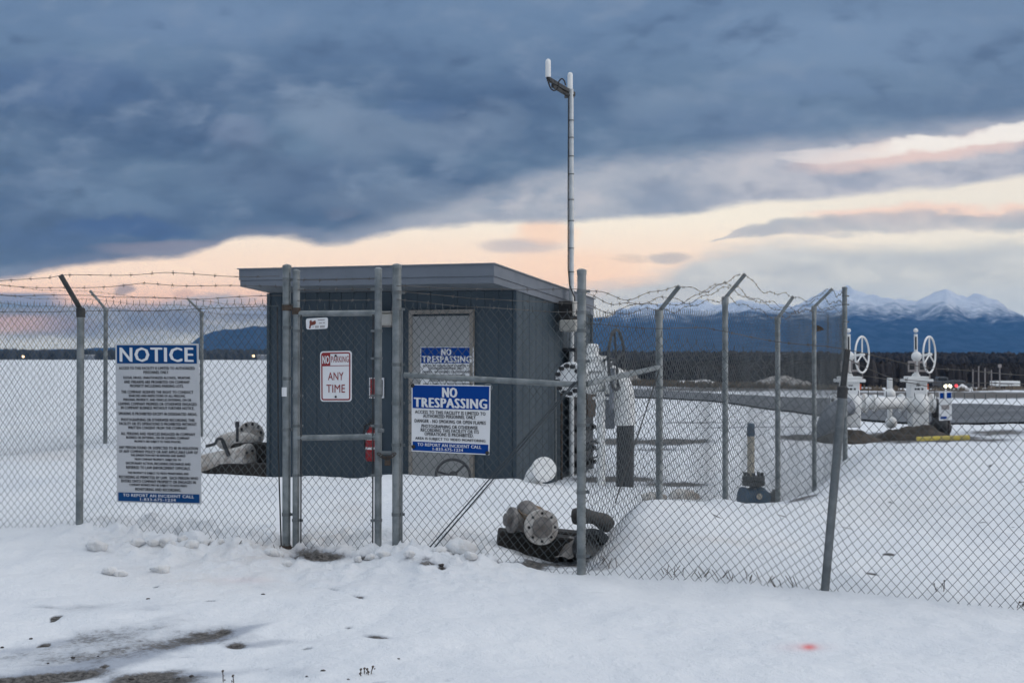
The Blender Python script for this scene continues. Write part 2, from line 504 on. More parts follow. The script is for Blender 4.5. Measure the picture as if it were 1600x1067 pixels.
M['jamb'] = mat('tan door frame paint', (0.22, 0.195, 0.165), 0.6, 0.0, (0.30, 0.27, 0.235), 6, 1.0)
M['beige'] = mat('beige enclosure paint', (0.40, 0.385, 0.34), 0.55, 0.0, (0.48, 0.46, 0.42), 5)
M['black'] = mat('black rubber', (0.012, 0.012, 0.013), 0.6, 0.0, (0.025, 0.024, 0.023), 9)
M['bolt'] = mat('black bolt steel', (0.02, 0.02, 0.022), 0.5, 0.4)
M['white'] = mat('white pipe paint', (0.74, 0.74, 0.72), 0.5, 0.0, (0.82, 0.82, 0.80), 5)
M['dirtywhite'] = mat('chipped white pipe paint', (0.66, 0.65, 0.62), 0.65, 0.0, (0.24, 0.19, 0.15), 9, .8, 0.2, 30)
M['grimy'] = mat('grimy cast iron', (0.28, 0.265, 0.25), 0.75, 0.0, (0.10, 0.085, 0.075), 8, .9, 0.3, 30)
M['coating'] = mat('black pipe coating', (0.018, 0.02, 0.024), 0.55, 0.0, (0.035, 0.038, 0.042), 6)
M['greypipe'] = mat('grey pipe wrap', (0.16, 0.18, 0.21), 0.6, 0.0, (0.22, 0.24, 0.27), 3)
M['timber'] = mat('creosoted timber', (0.011, 0.010, 0.009), 0.85, 0.0, (0.032, 0.027, 0.023), 6, 1.0, 0.4, 30, (1, 1, 3))
M['tarp'] = mat('dirty black tarp', (0.03, 0.028, 0.028), 0.7, 0.0, (0.11, 0.095, 0.085), 5, 1.0, 0.4, 20)
M['tan'] = mat('tan valve stem tube', (0.42, 0.37, 0.29), 0.6, 0.0, (0.50, 0.45, 0.36), 8)
M['blue'] = mat('blue valve paint', (0.010, 0.045, 0.095), 0.5, 0.0, (0.02, 0.075, 0.14), 8)
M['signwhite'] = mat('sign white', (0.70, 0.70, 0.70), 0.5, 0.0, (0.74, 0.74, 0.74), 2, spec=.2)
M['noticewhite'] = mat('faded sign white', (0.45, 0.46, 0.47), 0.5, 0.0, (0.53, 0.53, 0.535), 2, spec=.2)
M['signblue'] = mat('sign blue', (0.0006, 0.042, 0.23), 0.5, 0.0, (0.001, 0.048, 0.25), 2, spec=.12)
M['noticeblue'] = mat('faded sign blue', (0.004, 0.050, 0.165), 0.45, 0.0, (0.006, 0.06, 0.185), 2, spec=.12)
M['ink'] = mat('black print', (0.02, 0.022, 0.026), 0.6)
M['whiteink'] = mat('white print', (0.70, 0.70, 0.70), 0.5)
M['red'] = mat('sign red', (0.24, 0.014, 0.016), 0.5)
M['brown'] = mat('brown print', (0.16, 0.035, 0.02), 0.5)
M['greyink'] = mat('grey print', (0.30, 0.27, 0.26), 0.5)
M['extred'] = mat('extinguisher red', (0.24, 0.010, 0.016), 0.35, 0.0, (0.30, 0.013, 0.018), 4)
M['orange'] = mat('orange tag', (0.62, 0.10, 0.02), 0.5)
M['yellow'] = mat('yellow paint', (0.55, 0.42, 0.05), 0.6, 0.0, (0.36, 0.30, 0.10), 9)
M['weed'] = mat('dead weed', (0.05, 0.035, 0.025), 0.9, 0.0, (0.10, 0.07, 0.045), 9)
M['stone'] = mat('dark gravel stone', (0.035, 0.032, 0.03), 0.9, 0.0, (0.08, 0.07, 0.065), 20)
M['wood'] = mat('bare winter wood', (0.014, 0.012, 0.013), 0.95, 0.0, (0.030, 0.024, 0.023), 0.05)
M['conifer'] = mat('far dark conifers', (0.030, 0.041, 0.056), 0.95, 0.0, (0.042, 0.054, 0.070), 0.03)
M['asphalt'] = mat('wet grey asphalt', (0.07, 0.078, 0.09), 0.8, 0.0, (0.11, 0.12, 0.135), .4)
M['brush'] = mat('dry brown brush', (0.10, 0.08, 0.06), 0.95, 0.0, (0.17, 0.14, 0.11), 1.2)
M['carpaint'] = mat('dark vehicle paint', (0.03, 0.035, 0.04), 0.3)
M['lampglow'] = emit('headlamp glow', (1.0, 0.93, 0.66), 9.0)
M['redglow'] = emit('tail lamp glow', (0.9, 0.05, 0.06), 1.6)
M['townglow'] = emit('far lamp glow', (1.0, 0.72, 0.40), 5.0)

def snow_material(name, ground):
    m = bpy.data.materials.new(name); m.use_nodes = True
    t = m.node_tree; b = t.nodes['Principled BSDF']; N = NT(t)
    tc = N.node('ShaderNodeTexCoord')
    ob = tc.outputs['Object']
    b.inputs['Roughness'].default_value = 0.75
    b.inputs['Specular IOR Level'].default_value = 0.25
    n0 = N.noise(ob, 0.7, 5, 0.6)
    snow = N.mix(N.smooth(n0, 0.3, 0.7), (0.72, 0.745, 0.775, 1), (0.80, 0.815, 0.83, 1))
    nb1 = N.noise(ob, 9.0, 6, 0.65)
    nb2 = N.noise(ob, 70.0, 3, 0.6)
    nb3 = N.noise(ob, 260.0, 2, 0.7)
    h = nb1 * 0.075 + N.noise(ob, 26.0, 4, 0.65) * 0.016 + nb2 * 0.011 + nb3 * 0.0035
    if ground:
        at = N.node('ShaderNodeAttribute', attribute_name='dirt'); d = E(N, at.outputs['Fac'])
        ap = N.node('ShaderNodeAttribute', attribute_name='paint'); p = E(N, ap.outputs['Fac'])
        aw = N.node('ShaderNodeAttribute', attribute_name='warm'); wv = E(N, aw.outputs['Fac'])
        nd = N.noise(ob, 5.0, 7, 0.7); nf = N.noise(ob, 38.0, 4, 0.7)
        k = (d * 1.7 + (nd - 0.5) * 1.15 + (nf - 0.5) * 0.9)
        mask = N.smooth(k, 0.42, 0.85) * N.smooth(d, 0.04, 0.22)
        slush = N.smooth(d + (nd - 0.5) * 0.45 * N.smooth(d, 0.0, 0.1), 0.05, 0.42) * 0.7
        snow = N.mix(wv * N.smooth(nd, 0.25, 0.65), snow, (0.56, 0.49, 0.43, 1))
        snow = N.mix(slush, snow, (0.30, 0.33, 0.38, 1))
        ax_ = N.node('ShaderNodeAttribute', attribute_name='wet'); ws = E(N, ax_.outputs['Fac'])
        nw = N.noise(ob, 3.2, 6, 0.62)
        snow = N.mix(N.smooth(ws * 1.2 + (nw - 0.5) * 1.1, 0.25, 0.95) * N.smooth(ws, 0.02, 0.2) * 0.75, snow, (0.30, 0.335, 0.40, 1))
        grit = N.mix(N.smooth(nf, 0.35, 0.65), (0.035, 0.032, 0.030, 1), (0.16, 0.15, 0.14, 1))
        colr = N.mix(mask, snow, grit)
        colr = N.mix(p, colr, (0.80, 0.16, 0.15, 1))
        N.put(b.inputs['Base Color'], colr)
    else:
        N.put(b.inputs['Base Color'], N.mix(N.smooth(N.noise(ob, 9, 5, .6), 0.35, 0.75), (0.80, 0.81, 0.82, 1), (0.70, 0.68, 0.65, 1)))
    bp = N.node('ShaderNodeBump'); bp.inputs['Strength'].default_value = 0.55; bp.inputs['Distance'].default_value = 1.0
    N.put(bp.inputs['Height'], h)
    t.links.new(bp.outputs[0], b.inputs['Normal'])
    return m
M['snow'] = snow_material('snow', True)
M['clod'] = snow_material('snow clod', False)

# ------------------------------------------------------------------ plan of the place
KF = 0.312                                     # front fence: depth falls by KF metres per metre to the right
def front_d(px):                               # depth of the front fence line at a bearing
    return 9.07 / (1 + KF * (px - 800) / FPX)
def F(px, py, off=0.0):                        # point on the front fence plane (off > 0 = towards the road)
    p = P(px, py, front_d(px))
    return p + Vector((-KF, -1, 0)).normalized() * off
KS = 0.45
def side_d(px):
    return 3.53 / (KS - (px - 800) / FPX)
def G(px, py, off=0.0):
    p = P(px, py, side_d(px))
    return p + Vector((1, -KS, 0)).normalized() * off

# ------------------------------------------------------------------ ground
ctrl = []
def gp(px, py, d): ctrl.append((math.atan((px - 800) / FPX), d, CZ + (HOR - py) / FPX * d))
def gh(px, d, h): ctrl.append((math.atan((px - 800) / FPX), d, h))
for px in (-600, 0, 400, 800, 1200, 1600, 2200):
    gh(px, 3.5, 0.0); gh(px, 5.0, 0.0); gh(px, 6.3, 0.0 - 0.02 * (px > 900))
for px, py in ((-150, 822), (0, 826), (125, 832), (220, 838), (300, 848), (400, 858), (448, 868), (530, 868), (590, 862), (620, 860), (700, 866), (760, 878), (850, 890), (908, 893), (1000, 898), (1100, 905), (1200, 914), (1288, 922), (1450, 937), (1600, 950), (1800, 962)):
    gp(px, py, front_d(px))
# inside the yard
for px, py, d in ((0, 752, 13.5), (100, 742, 14), (250, 738, 14.5), (380, 744, 15.5), (480, 743, 15.4), (600, 742, 15.2), (700, 745, 15.0), (800, 748, 14.8), (860, 756, 14.8), (910, 757, 15), (960, 752, 16),
                  (450, 800, 11.6), (600, 800, 11.4), (740, 815, 10.9), (850, 876, 9.9), (930, 872, 9.9), (880, 800, 12)):
    gp(px, py, d)
for px, d, h in ((-300, 16, .05), (165, 19.5, .2), (315, 21.8, .15), (0, 22, .1), (0, 40, .05), (300, 40, .05), (340, 18.5, -.22), (400, 17.6, -.22), (500, 17.4, -.26), (620, 17.0, -.26), (720, 16.8, -.26), (800, 16.5, -.24), (870, 17.5, -.22), (560, 20, -.26), (800, 20, -.22), (500, 30, -.1), (800, 30, -.05), (100, 100, .05), (400, 100, .05), (700, 90, .0),
                 (0, 320, .05), (300, 320, .05), (600, 320, -.4), (-400, 320, .05), (0, 1000, -3.2), (400, 1000, -3.2), (-600, 1000, -3.2), (700, 1000, -5)):
    gh(px, d, h)
# snow bank along the outside of the side fence and up to the right
for px, py, d in ((952, 868, 9.3), (962, 838, 9.6), (980, 806, 9.9), (1002, 787, 10.1), (1032, 779, 10.35), (1075, 781, 10.9), (1133, 785, 11.6), (1215, 792, 12.6), (1262, 778, 13.5), (1300, 762, 14.5), (1340, 718, 16.5), (1400, 692, 18), (1500, 690, 18), (1600, 690, 18), (1800, 690, 18),
                  (1080, 832, 9.5), (1020, 832, 9.5), (1200, 842, 9.9), (1350, 830, 11.0), (1500, 830, 11.2), (1650, 836, 11.2), (1400, 760, 14), (1550, 755, 14)):
    gp(px, py, d)
for px, d, h in ((975, 11.4, .0), (1000, 12.2, -.04), (1045, 12.6, -.04), (1010, 13.6, -.06), (1100, 14.6, -.15), (1190, 15.0, -.26), (1250, 16.2, -.25), (1290, 17.8, -.18), (1330, 19.6, .10), (1000, 20, -.1), (1100, 24, 0), (1200, 24, -.05), (1330, 24, -.15), (1450, 24, -.15), (1600, 24, -.05),
                 (1000, 40, .0), (1150, 40, .0), (1300, 40, -.1), (1500, 38, -.05), (1700, 38, 0), (1000, 70, -.2), (1200, 70, -.3), (1450, 70, -.5), (1650, 70, -.35), (1450, 120, -2.2), (1650, 120, -2.1),
                 (1000, 200, -3.2), (1300, 200, -3.5), (1600, 200, -4.1), (1000, 330, -6.6), (1300, 330, -6.8), (1600, 330, -7.4), (1900, 330, -7.4),
                 (1300, 1000, -7), (1700, 1000, -7)):
    gh(px, d, h)
for azd in range(-180, 180, 24):
    if abs(azd) > 32:
        for d, h in ((3, 0), (10, 0), (40, 0), (200, -1), (1000, -4)):
            ctrl.append((math.radians(azd), d, h))
for azd in range(-180, 181, 15):
    for d in (4000, 12000):
        ctrl.append((math.radians(azd), d, -8.0))
ctrl = np.array(ctrl)
CQ = np.stack([ctrl[:, 0] * 3.2, np.log(ctrl[:, 1]) * 1.0], 1)
def _k(a, b):
    d2 = ((a[:, None, :] - b[None, :, :]) ** 2).sum(2)
    return np.sqrt(d2 + 0.05 ** 2)
_A = _k(CQ, CQ) + np.eye(len(CQ)) * -0.006
_W = np.linalg.solve(np.block([[_A, np.ones((len(CQ), 1))], [np.ones((1, len(CQ))), np.zeros((1, 1))]]), np.concatenate([ctrl[:, 2], [0]]))
def ground_base(x, y):
    az = np.arctan2(x, y); d = np.hypot(x, y) * np.cos(np.clip(az, -1.2, 1.2))
    d = np.maximum(d, 1.5)
    q = np.stack([az * 3.2, np.log(d)], 1)
    out = np.empty(len(x))
    for i in range(0, len(x), 20000):
        out[i:i + 20000] = _k(q[i:i + 20000], CQ) @ _W[:-1] + _W[-1]
    return out
def detail(x, y):
    d = np.hypot(x, y)
    f = np.clip((40 - d) / 25, 0, 1)
    n = fbm(x * 0.9, y * 0.9, 4, 3) * 0.055 + fbm(x * 4.2, y * 4.2, 3, 9) * 0.017 + np.abs(fbm(x * 2.1 + 5, y * 2.1, 3, 21)) * 0.02
    # trodden lumps in front of the gate and along the fence foot
    px = 800 + FPX * x / np.maximum(y, .1)
    near = np.abs(y - 9.07 / (1 + KF * (px - 800) / FPX))
    lump = np.exp(-(np.maximum(0, np.abs(px - 470) - 260) / 90) ** 2) * np.exp(-(near / 0.85) ** 2) * (y > 2)
    n = n + lump * (np.abs(fbm(x * 4.5, y * 4.5, 4, 33)) * 0.15 + np.maximum(fbm(x * 10, y * 10, 3, 40), 0) * 0.10)
    return n * (0.25 + 0.75 * f) * np.clip(d / 4, .3, 1) + fbm(x * .12, y * .12, 3, 55) * 0.12 * np.clip((d - 20) / 30, 0, 1)
def ground_h(x, y):
    x = np.atleast_1d(np.asarray(x, float)); y = np.atleast_1d(np.asarray(y, float))
    return ground_base(x, y) + detail(x, y)
def gz(x, y):
    return float(ground_h([x], [y])[0])

def build_ground():
    az = list(np.arange(-0.47, 0.47001, 0.0022))
    az = list(np.radians(np.arange(-180, -27.5, 5.0))) + az + list(np.radians(np.arange(30, 180.1, 5.0)))
    az = np.array(az)
    r = [1.2]
    while r[-1] < 11500:
        q = r[-1]
        r.append(q * (1.06 if q < 5.2 else 1.0032 if q < 15 else 1.007 if q < 70 else 1.03 if q < 2000 else 1.12))
    r = np.array(r)
    A, R = np.meshgrid(az, r)
    x = (R * np.sin(A)).ravel(); y = (R * np.cos(A)).ravel()
    z = ground_h(x, y)
    d = np.maximum(y, .1)
    px = 800 + FPX * x / d; py = HOR - FPX * (z - CZ) / d
    vis = (y > 3) & (np.abs(A.ravel()) < .6)
    dirt = np.zeros(len(x)); warm = np.zeros(len(x)); paint = np.zeros(len(x)); wet = np.zeros(len(x))
    w1 = fbm(x * 1.3, y * 1.3, 4, 70); w2 = fbm(x * 3.1, y * 3.1, 4, 80)
    def spot(arr, cx, cy, sx, sy, amp, slope=0.0, dmin=0, dmax=1e9, wob=1.0):
        yy = cy + slope * (px - cx)
        g = np.exp(-((px - cx) / sx + w1 * .5 * wob) ** 2 - ((py - yy) / sy + w2 * .9 * wob) ** 2)
        arr += np.where(vis & (d > dmin) & (d < dmax), g * amp, 0)
    # wheel ruts and grit on the road side
    for (cx, cy, sx, sy, amp, sl) in ((40, 1058, 90, 7, .75, -.03), (120, 1050, 70, 7, .7, -.08), (235, 1058, 50, 8, .75, -.05), (270, 1046, 40, 4, .5, -.1),
                                      (200, 1018, 150, 10, .25, -.25), (120, 1000, 120, 8, .20, -.2), (330, 985, 60, 6, .22, -.3), (372, 1006, 14, 4, .75, 0), (352, 984, 10, 3, .7, -.2),
                                      (280, 1000, 120, 6, .17, -.12), (130, 946, 40, 3, .32, -.1), (70, 945, 30, 3, .28, 0), (230, 950, 30, 3, .22, 0), (170, 990, 120, 8, .2, -.2), (400, 1000, 60, 5, .22, .1),
                                      (60, 1030, 80, 6, .2, -.1), (330, 1052, 50, 5, .24, -.1), (300, 1064, 60, 5, .3, 0), (560, 931, 10, 2, .5, .3), (585, 992, 22, 2.5, .55, .1), (545, 978, 7, 2, .5, 0), (520, 918, 12, 2.5, .35, .2),
                                      (668, 878, 18, 4, .6, 0), (690, 884, 7, 3.5, .8, 0), (665, 870, 14, 2.5, .5, 0)):
        kx, ky = (1.35, 2.0) if amp < .4 and sx > 35 else (1, 1)
        spot(dirt, cx, cy, sx * kx, sy * ky, amp * (.85 if kx > 1 else 1), sl, 4, 9.6)
    for (cx, cy, sx, sy, amp, sl) in ((110, 1042, 170, 13, .85, -.12), (250, 1010, 150, 10, .8, -.24), (380, 983, 60, 7, .7, -.28), (300, 1054, 130, 10, .8, -.06), (50, 1008, 90, 9, .6, -.16),
                                      (420, 1004, 70, 6, .6, -.05), (200, 948, 110, 5, .45, -.05), (560, 1000, 60, 5, .3, 0), (480, 1052, 60, 8, .35, -.1)):
        spot(wet, cx, cy, sx, sy, amp, sl, 4, 9.6, .8)
    spot(dirt, 500, 868, 40, 7, .85, 0, 8.8, 9.8); spot(dirt, 570, 869, 16, 4, .5, 0, 8.8, 9.8)
    spot(warm, 500, 845, 60, 22, .6, 0, 8.9, 11); spot(dirt, 480, 855, 26, 9, .45, 0, 9.0, 10.5)
    spot(warm, 540, 800, 30, 20, .35, 0, 9.3, 14); spot(warm, 720, 840, 50, 16, .5, 0, 9, 14); spot(dirt, 720, 840, 26, 9, .28, 0, 9, 14)
    spot(warm, 330, 890, 160, 40, .28, 0, 6, 10); spot(warm, 420, 860, 60, 16, .35, 0, 6, 10)
    spot(warm, 100, 710, 80, 10, .4, 0, 12, 24); spot(warm, 300, 720, 50, 9, .3, 0, 12, 24)
    spot(dirt, 860, 882, 90, 9, .6, 0, 9, 12); spot(warm, 940, 850, 24, 40, .6, 0, 9, 12); spot(warm, 990, 850, 40, 30, .3, 0, 9, 12)
    spot(warm, 1150, 846, 120, 9, .3, .05, 9, 13); spot(warm, 1400, 790, 120, 26, .22, 0, 9, 16)
    spot(dirt, 1255, 778, 36, 4, .55, -.25, 13, 24)
    # bare ground showing in the far yard
    for (cx, cy, sx, sy, amp) in ((1060, 690, 60, 4.5, .85), (960, 690, 60, 5.5, .85), (1030, 702, 60, 3, .45), (960, 748, 70, 5, .9), (1060, 757, 50, 4, .8), (1090, 660, 100, 1.4, .5), (1230, 667, 90, 1.2, .4),
                                  (1120, 668, 50, 1.5, .35), (1250, 683, 40, 4, .8), (1310, 684, 50, 6, .9), (1400, 683, 60, 7, .95), (1480, 686, 60, 4, .7), (1560, 676, 70, 5, .55), (1560, 688, 40, 3, .4)):
        spot(dirt, cx, cy, sx, sy, amp, 0, 13.2, 36, .6)
    for (cx, cy, sx, sy, amp) in ((1150, 600, 130, 6, .8), (1000, 598, 90, 5, .8), (1300, 604, 40, 5, .7), (1120, 609, 160, 3, .55), (1450, 615, 200, 3.5, .7), (1540, 619, 90, 4, .8)):
        spot(dirt, cx, cy, sx, sy, amp, 0, 42, 240, .6)
    dirt += np.where(vis & (d > 340) & (px > 540), .95, 0)
    spot(paint, 1264, 1010, 11, 5, .75, 0, 5, 9, .4); spot(paint, 1256, 1010, 34, 7, .16, 0, 5, 9, .3)  # soft red spot with a faint halo, tinted into the snow colour
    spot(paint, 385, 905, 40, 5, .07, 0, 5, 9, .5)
    # scattered grit
    cell = (vnoise(x * 6.5, y * 6.5, 123) > 0.462) & (d < 9.3)
    dirt += np.where(cell & vis, .55 * np.clip(1.0 - (px - 100) / 900, 0.0, 1), 0)
    cell = (vnoise(x * 5.5, y * 5.5, 129) > 0.47) & (d > 9) & (d < 16) & (px > 1100)
    dirt += np.where(cell & vis, .6, 0)
    z = z - np.clip(dirt, 0, 1) * np.where(d < 9.6, 0.025, 0.0)
    nr, nc = A.shape
    i = np.arange(nr - 1)[:, None] * nc + np.arange(nc - 1)[None, :]
    quads = np.stack([i, i + nc, i + nc + 1, i + 1], -1).reshape(-1, 4)
    me = bpy.data.meshes.new('snow_ground')
    me.vertices.add(len(x)); me.vertices.foreach_set('co', np.stack([x, y, z], 1).ravel())
    me.loops.add(quads.size); me.loops.foreach_set('vertex_index', quads.ravel().astype(np.int32))
    me.polygons.add(len(quads))
    me.polygons.foreach_set('loop_start', np.arange(0, quads.size, 4, dtype=np.int32))
    me.polygons.foreach_set('use_smooth', np.ones(len(quads), bool))
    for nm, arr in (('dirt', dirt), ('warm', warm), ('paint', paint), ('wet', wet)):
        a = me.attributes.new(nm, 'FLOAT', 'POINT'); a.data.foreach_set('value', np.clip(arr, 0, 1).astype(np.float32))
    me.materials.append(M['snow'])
    me.update(); me.validate()
    o = bpy.data.objects.new('snow_ground', me); COL.objects.link(o)
    o['kind'] = 'structure'
build_ground()

def road():
    mb = MB()
    ctr = [(34, 27), (22, 30), (13, 33), (11.2, 37.5), (9.6, 43), (6.6, 48.5), (2.5, 53), (-1, 55.5), (-4, 57)]
    pts = []
    for i in range(len(ctr) - 1):
        for k in range(12):
            t = k / 12
            p0 = Vector(ctr[max(i - 1, 0)]); p1 = Vector(ctr[i]); p2 = Vector(ctr[i + 1]); p3 = Vector(ctr[min(i + 2, len(ctr) - 1)])
            pts.append(0.5 * ((2 * p1) + (p2 - p0) * t + (2 * p0 - 5 * p1 + 4 * p2 - p3) * t * t + (3 * p1 - p0 - 3 * p2 + p3) * t ** 3))
    W = 8
    xs, ys = [], []
    for i, p in enumerate(pts):
        q = (pts[min(i + 1, len(pts) - 1)] - pts[max(i - 1, 0)]).normalized(); nrm = Vector((-q.y, q.x))
        for k in range(W + 1):
            w = (k / W - .5) * 7.4
            xs.append(p.x + nrm.x * w); ys.append(p.y + nrm.y * w)
    h = ground_h(xs, ys)
    vs = [(xs[i], ys[i], h[i] + 0.05) for i in range(len(xs))]
    fs = [(i * (W + 1) + k, i * (W + 1) + k + 1, (i + 1) * (W + 1) + k + 1, (i + 1) * (W + 1) + k) for i in range(len(pts) - 1) for k in range(W)]
    mb.add(vs, fs, True)
    mb.build('road', M['asphalt'])['kind'] = 'structure'
road()

# ------------------------------------------------------------------ mountains
def mountain_material(snowline, fade):
    m = bpy.data.materials.new('mountain slope'); m.use_nodes = True
    t = m.node_tree; b = t.nodes['Principled BSDF']; N = NT(t)
    g = N.node('ShaderNodeNewGeometry'); sp = N.node('ShaderNodeSeparateXYZ')
    t.links.new(g.outputs['Position'], sp.inputs[0])
    z = E(N, sp.outputs[2])
    n = N.noise(g.outputs['Position'], 0.0022, 7, 0.66); n2 = N.noise(g.outputs['Position'], 0.011, 5, 0.68)
    k = z + (n - 0.5) * fade * 2.2 + (n2 - 0.5) * fade * 2.4
    forest = N.mix(N.smooth(n2, 0.4, 0.62), (0.004, 0.010, 0.022, 1), (0.030, 0.050, 0.090, 1))
    colr = N.mix(N.smooth(k, snowline - fade * .6, snowline + fade * .9), forest, (0.80, 0.81, 0.82, 1))
    N.put(b.inputs['Base Color'], colr)
    b.inputs['Roughness'].default_value = 0.95
    b.inputs['Specular IOR Level'].default_value = 0.05
    return m

def mountains(name, prof, d0, d1, px0, px1, seed, m, nx=420, ny=70):
    pp = np.array(prof, float)
    pxs = np.linspace(px0, px1, nx); ts = np.linspace(0, 1, ny)
    PX, T = np.meshgrid(pxs, ts)
    D = d0 + (d1 - d0) * T
    X = (PX - 800) / FPX * D
    dr = d0 + (d1 - d0) * 0.72
    H = np.interp(PX, pp[:, 0], HOR - pp[:, 1]) / FPX * dr + 8
    shape = np.where(T < .72, (T / .72) ** 0.9, np.clip(1 - (T - .72) / .28 * .8, 0, 1))
    x, y = X.ravel() / 900, D.ravel() / 900
    rid = (0.5 - np.abs(fbm(x * 1.3, y * .8, 5, seed))).reshape(PX.shape) * 2
    rid2 = fbm(x * 4, y * 2.4, 4, seed + 5).reshape(PX.shape)
    Z = H * shape * (0.78 + 0.24 * np.clip(rid, 0, 1.1)) + rid2 * H * .16 * shape * (T > 0)
    Z = Z - 12
    vs = np.stack([X.ravel(), D.ravel(), Z.ravel()], 1)
    fs = [(i * nx + k, i * nx + k + 1, (i + 1) * nx + k + 1, (i + 1) * nx + k) for i in range(ny - 1) for k in range(nx - 1)]
    mb = MB(); mb.add(vs.tolist(), fs, True)
    mb.build(name, m)['kind'] = 'structure'
mountains('mountains', [(560, 552), (700, 535), (800, 512), (880, 497), (930, 490), (1000, 478), (1050, 470), (1130, 461), (1200, 468), (1260, 460), (1330, 446), (1380, 455), (1430, 464), (1480, 444), (1510, 458), (1560, 466), (1620, 478), (1750, 466), (1900, 480), (2100, 540)],
          7600, 11500, 560, 2100, 5, mountain_material(300, 130))
mountains('hills', [(-300, 542), (-100, 540), (60, 543), (180, 541), (255, 545), (290, 538), (310, 520), (335, 507), (380, 503), (430, 505), (520, 515), (640, 530), (760, 552)],
          6500, 8200, -100, 760, 31, mountain_material(900, 40), 200, 40)

def woods(name, px0, px1, d0, d1, n, hmin, hmax, m, seed, wide):
    mb = MB(); rr = random.Random(seed)
    X, Y, hh = [], [], []
    for i in range(n):
        d = rr.uniform(d0, d1); px = rr.uniform(px0, px1)
        X.append((px - 800) / FPX * d); Y.append(d); hh.append(rr.uniform(hmin, hmax) * (1 + .10 * math.sin(px * .013 + d * .05)))
    Z = ground_base(np.array(X), np.array(Y))
    for x, y, z, h in zip(X, Y, Z, hh):
        w = h * wide * rr.uniform(.7, 1.3)
        k = 6; a0 = rr.random() * 6
        rings = [(0, .5), (.25, 1.0), (.55, .95 * rr.uniform(.8, 1.2)), (.86, .7), (1.0, .22)]
        vs = []
        for (t, q) in rings:
            for j in range(k):
                a = a0 + j * 2 * math.pi / k
                qq = q * w * rr.uniform(.6, 1.35)
                vs.append((x + math.cos(a) * qq, y + math.sin(a) * qq, z - .3 + t * h * rr.uniform(.94, 1.06)))
        mb.add(vs, [(i * k + j, i * k + (j + 1) % k, (i + 1) * k + (j + 1) % k, (i + 1) * k + j) for i in range(4) for j in range(k)])
    o = mb.build(name, m)
    return o
o = woods('distant_wood', 560, 1760, 300, 380, 5600, 5.1, 6.4, M['wood'], 3, .16)
tag(o, 'dark bare winter wood filling the plain below the blue mountains', 'wood', None, 'stuff')
o = woods('far_forest', 560, 1780, 700, 1250, 4200, 7.4, 9.6, M['wood'], 6, .30)
tag(o, 'second dark line of forest at the foot of the blue mountains', 'forest', None, 'stuff')
o = woods('distant_tree_line', -260, 700, 900, 1050, 2600, 5.5, 8.0, M['conifer'], 4, .3)
tag(o, 'thin dark line of far trees along the left horizon', 'trees', None, 'stuff')

# haze
def haze():
    m = bpy.data.materials.new('haze air'); m.use_nodes = True
    t = m.node_tree; t.nodes.clear()
    N = NT(t)
    v = N.node('ShaderNodeVolumePrincipled')
    v.inputs['Color'].default_value = (0.17, 0.48, 1.0, 1)
    v.inputs['Density'].default_value = HAZE_K
    v.inputs['Anisotropy'].default_value = 0.0
    out = N.node('ShaderNodeOutputMaterial')
    t.links.new(v.outputs[0], out.inputs['Volume'])
    mb = MB(); mb.box((0, 0, (HAZE_TOP - 14) / 2), (2 * HAZE_R, 2 * HAZE_R, HAZE_TOP + 14))
    o = mb.build('haze', m); tag(o, 'pale blue air between the yard and the mountains', 'haze', None, 'stuff')
haze()

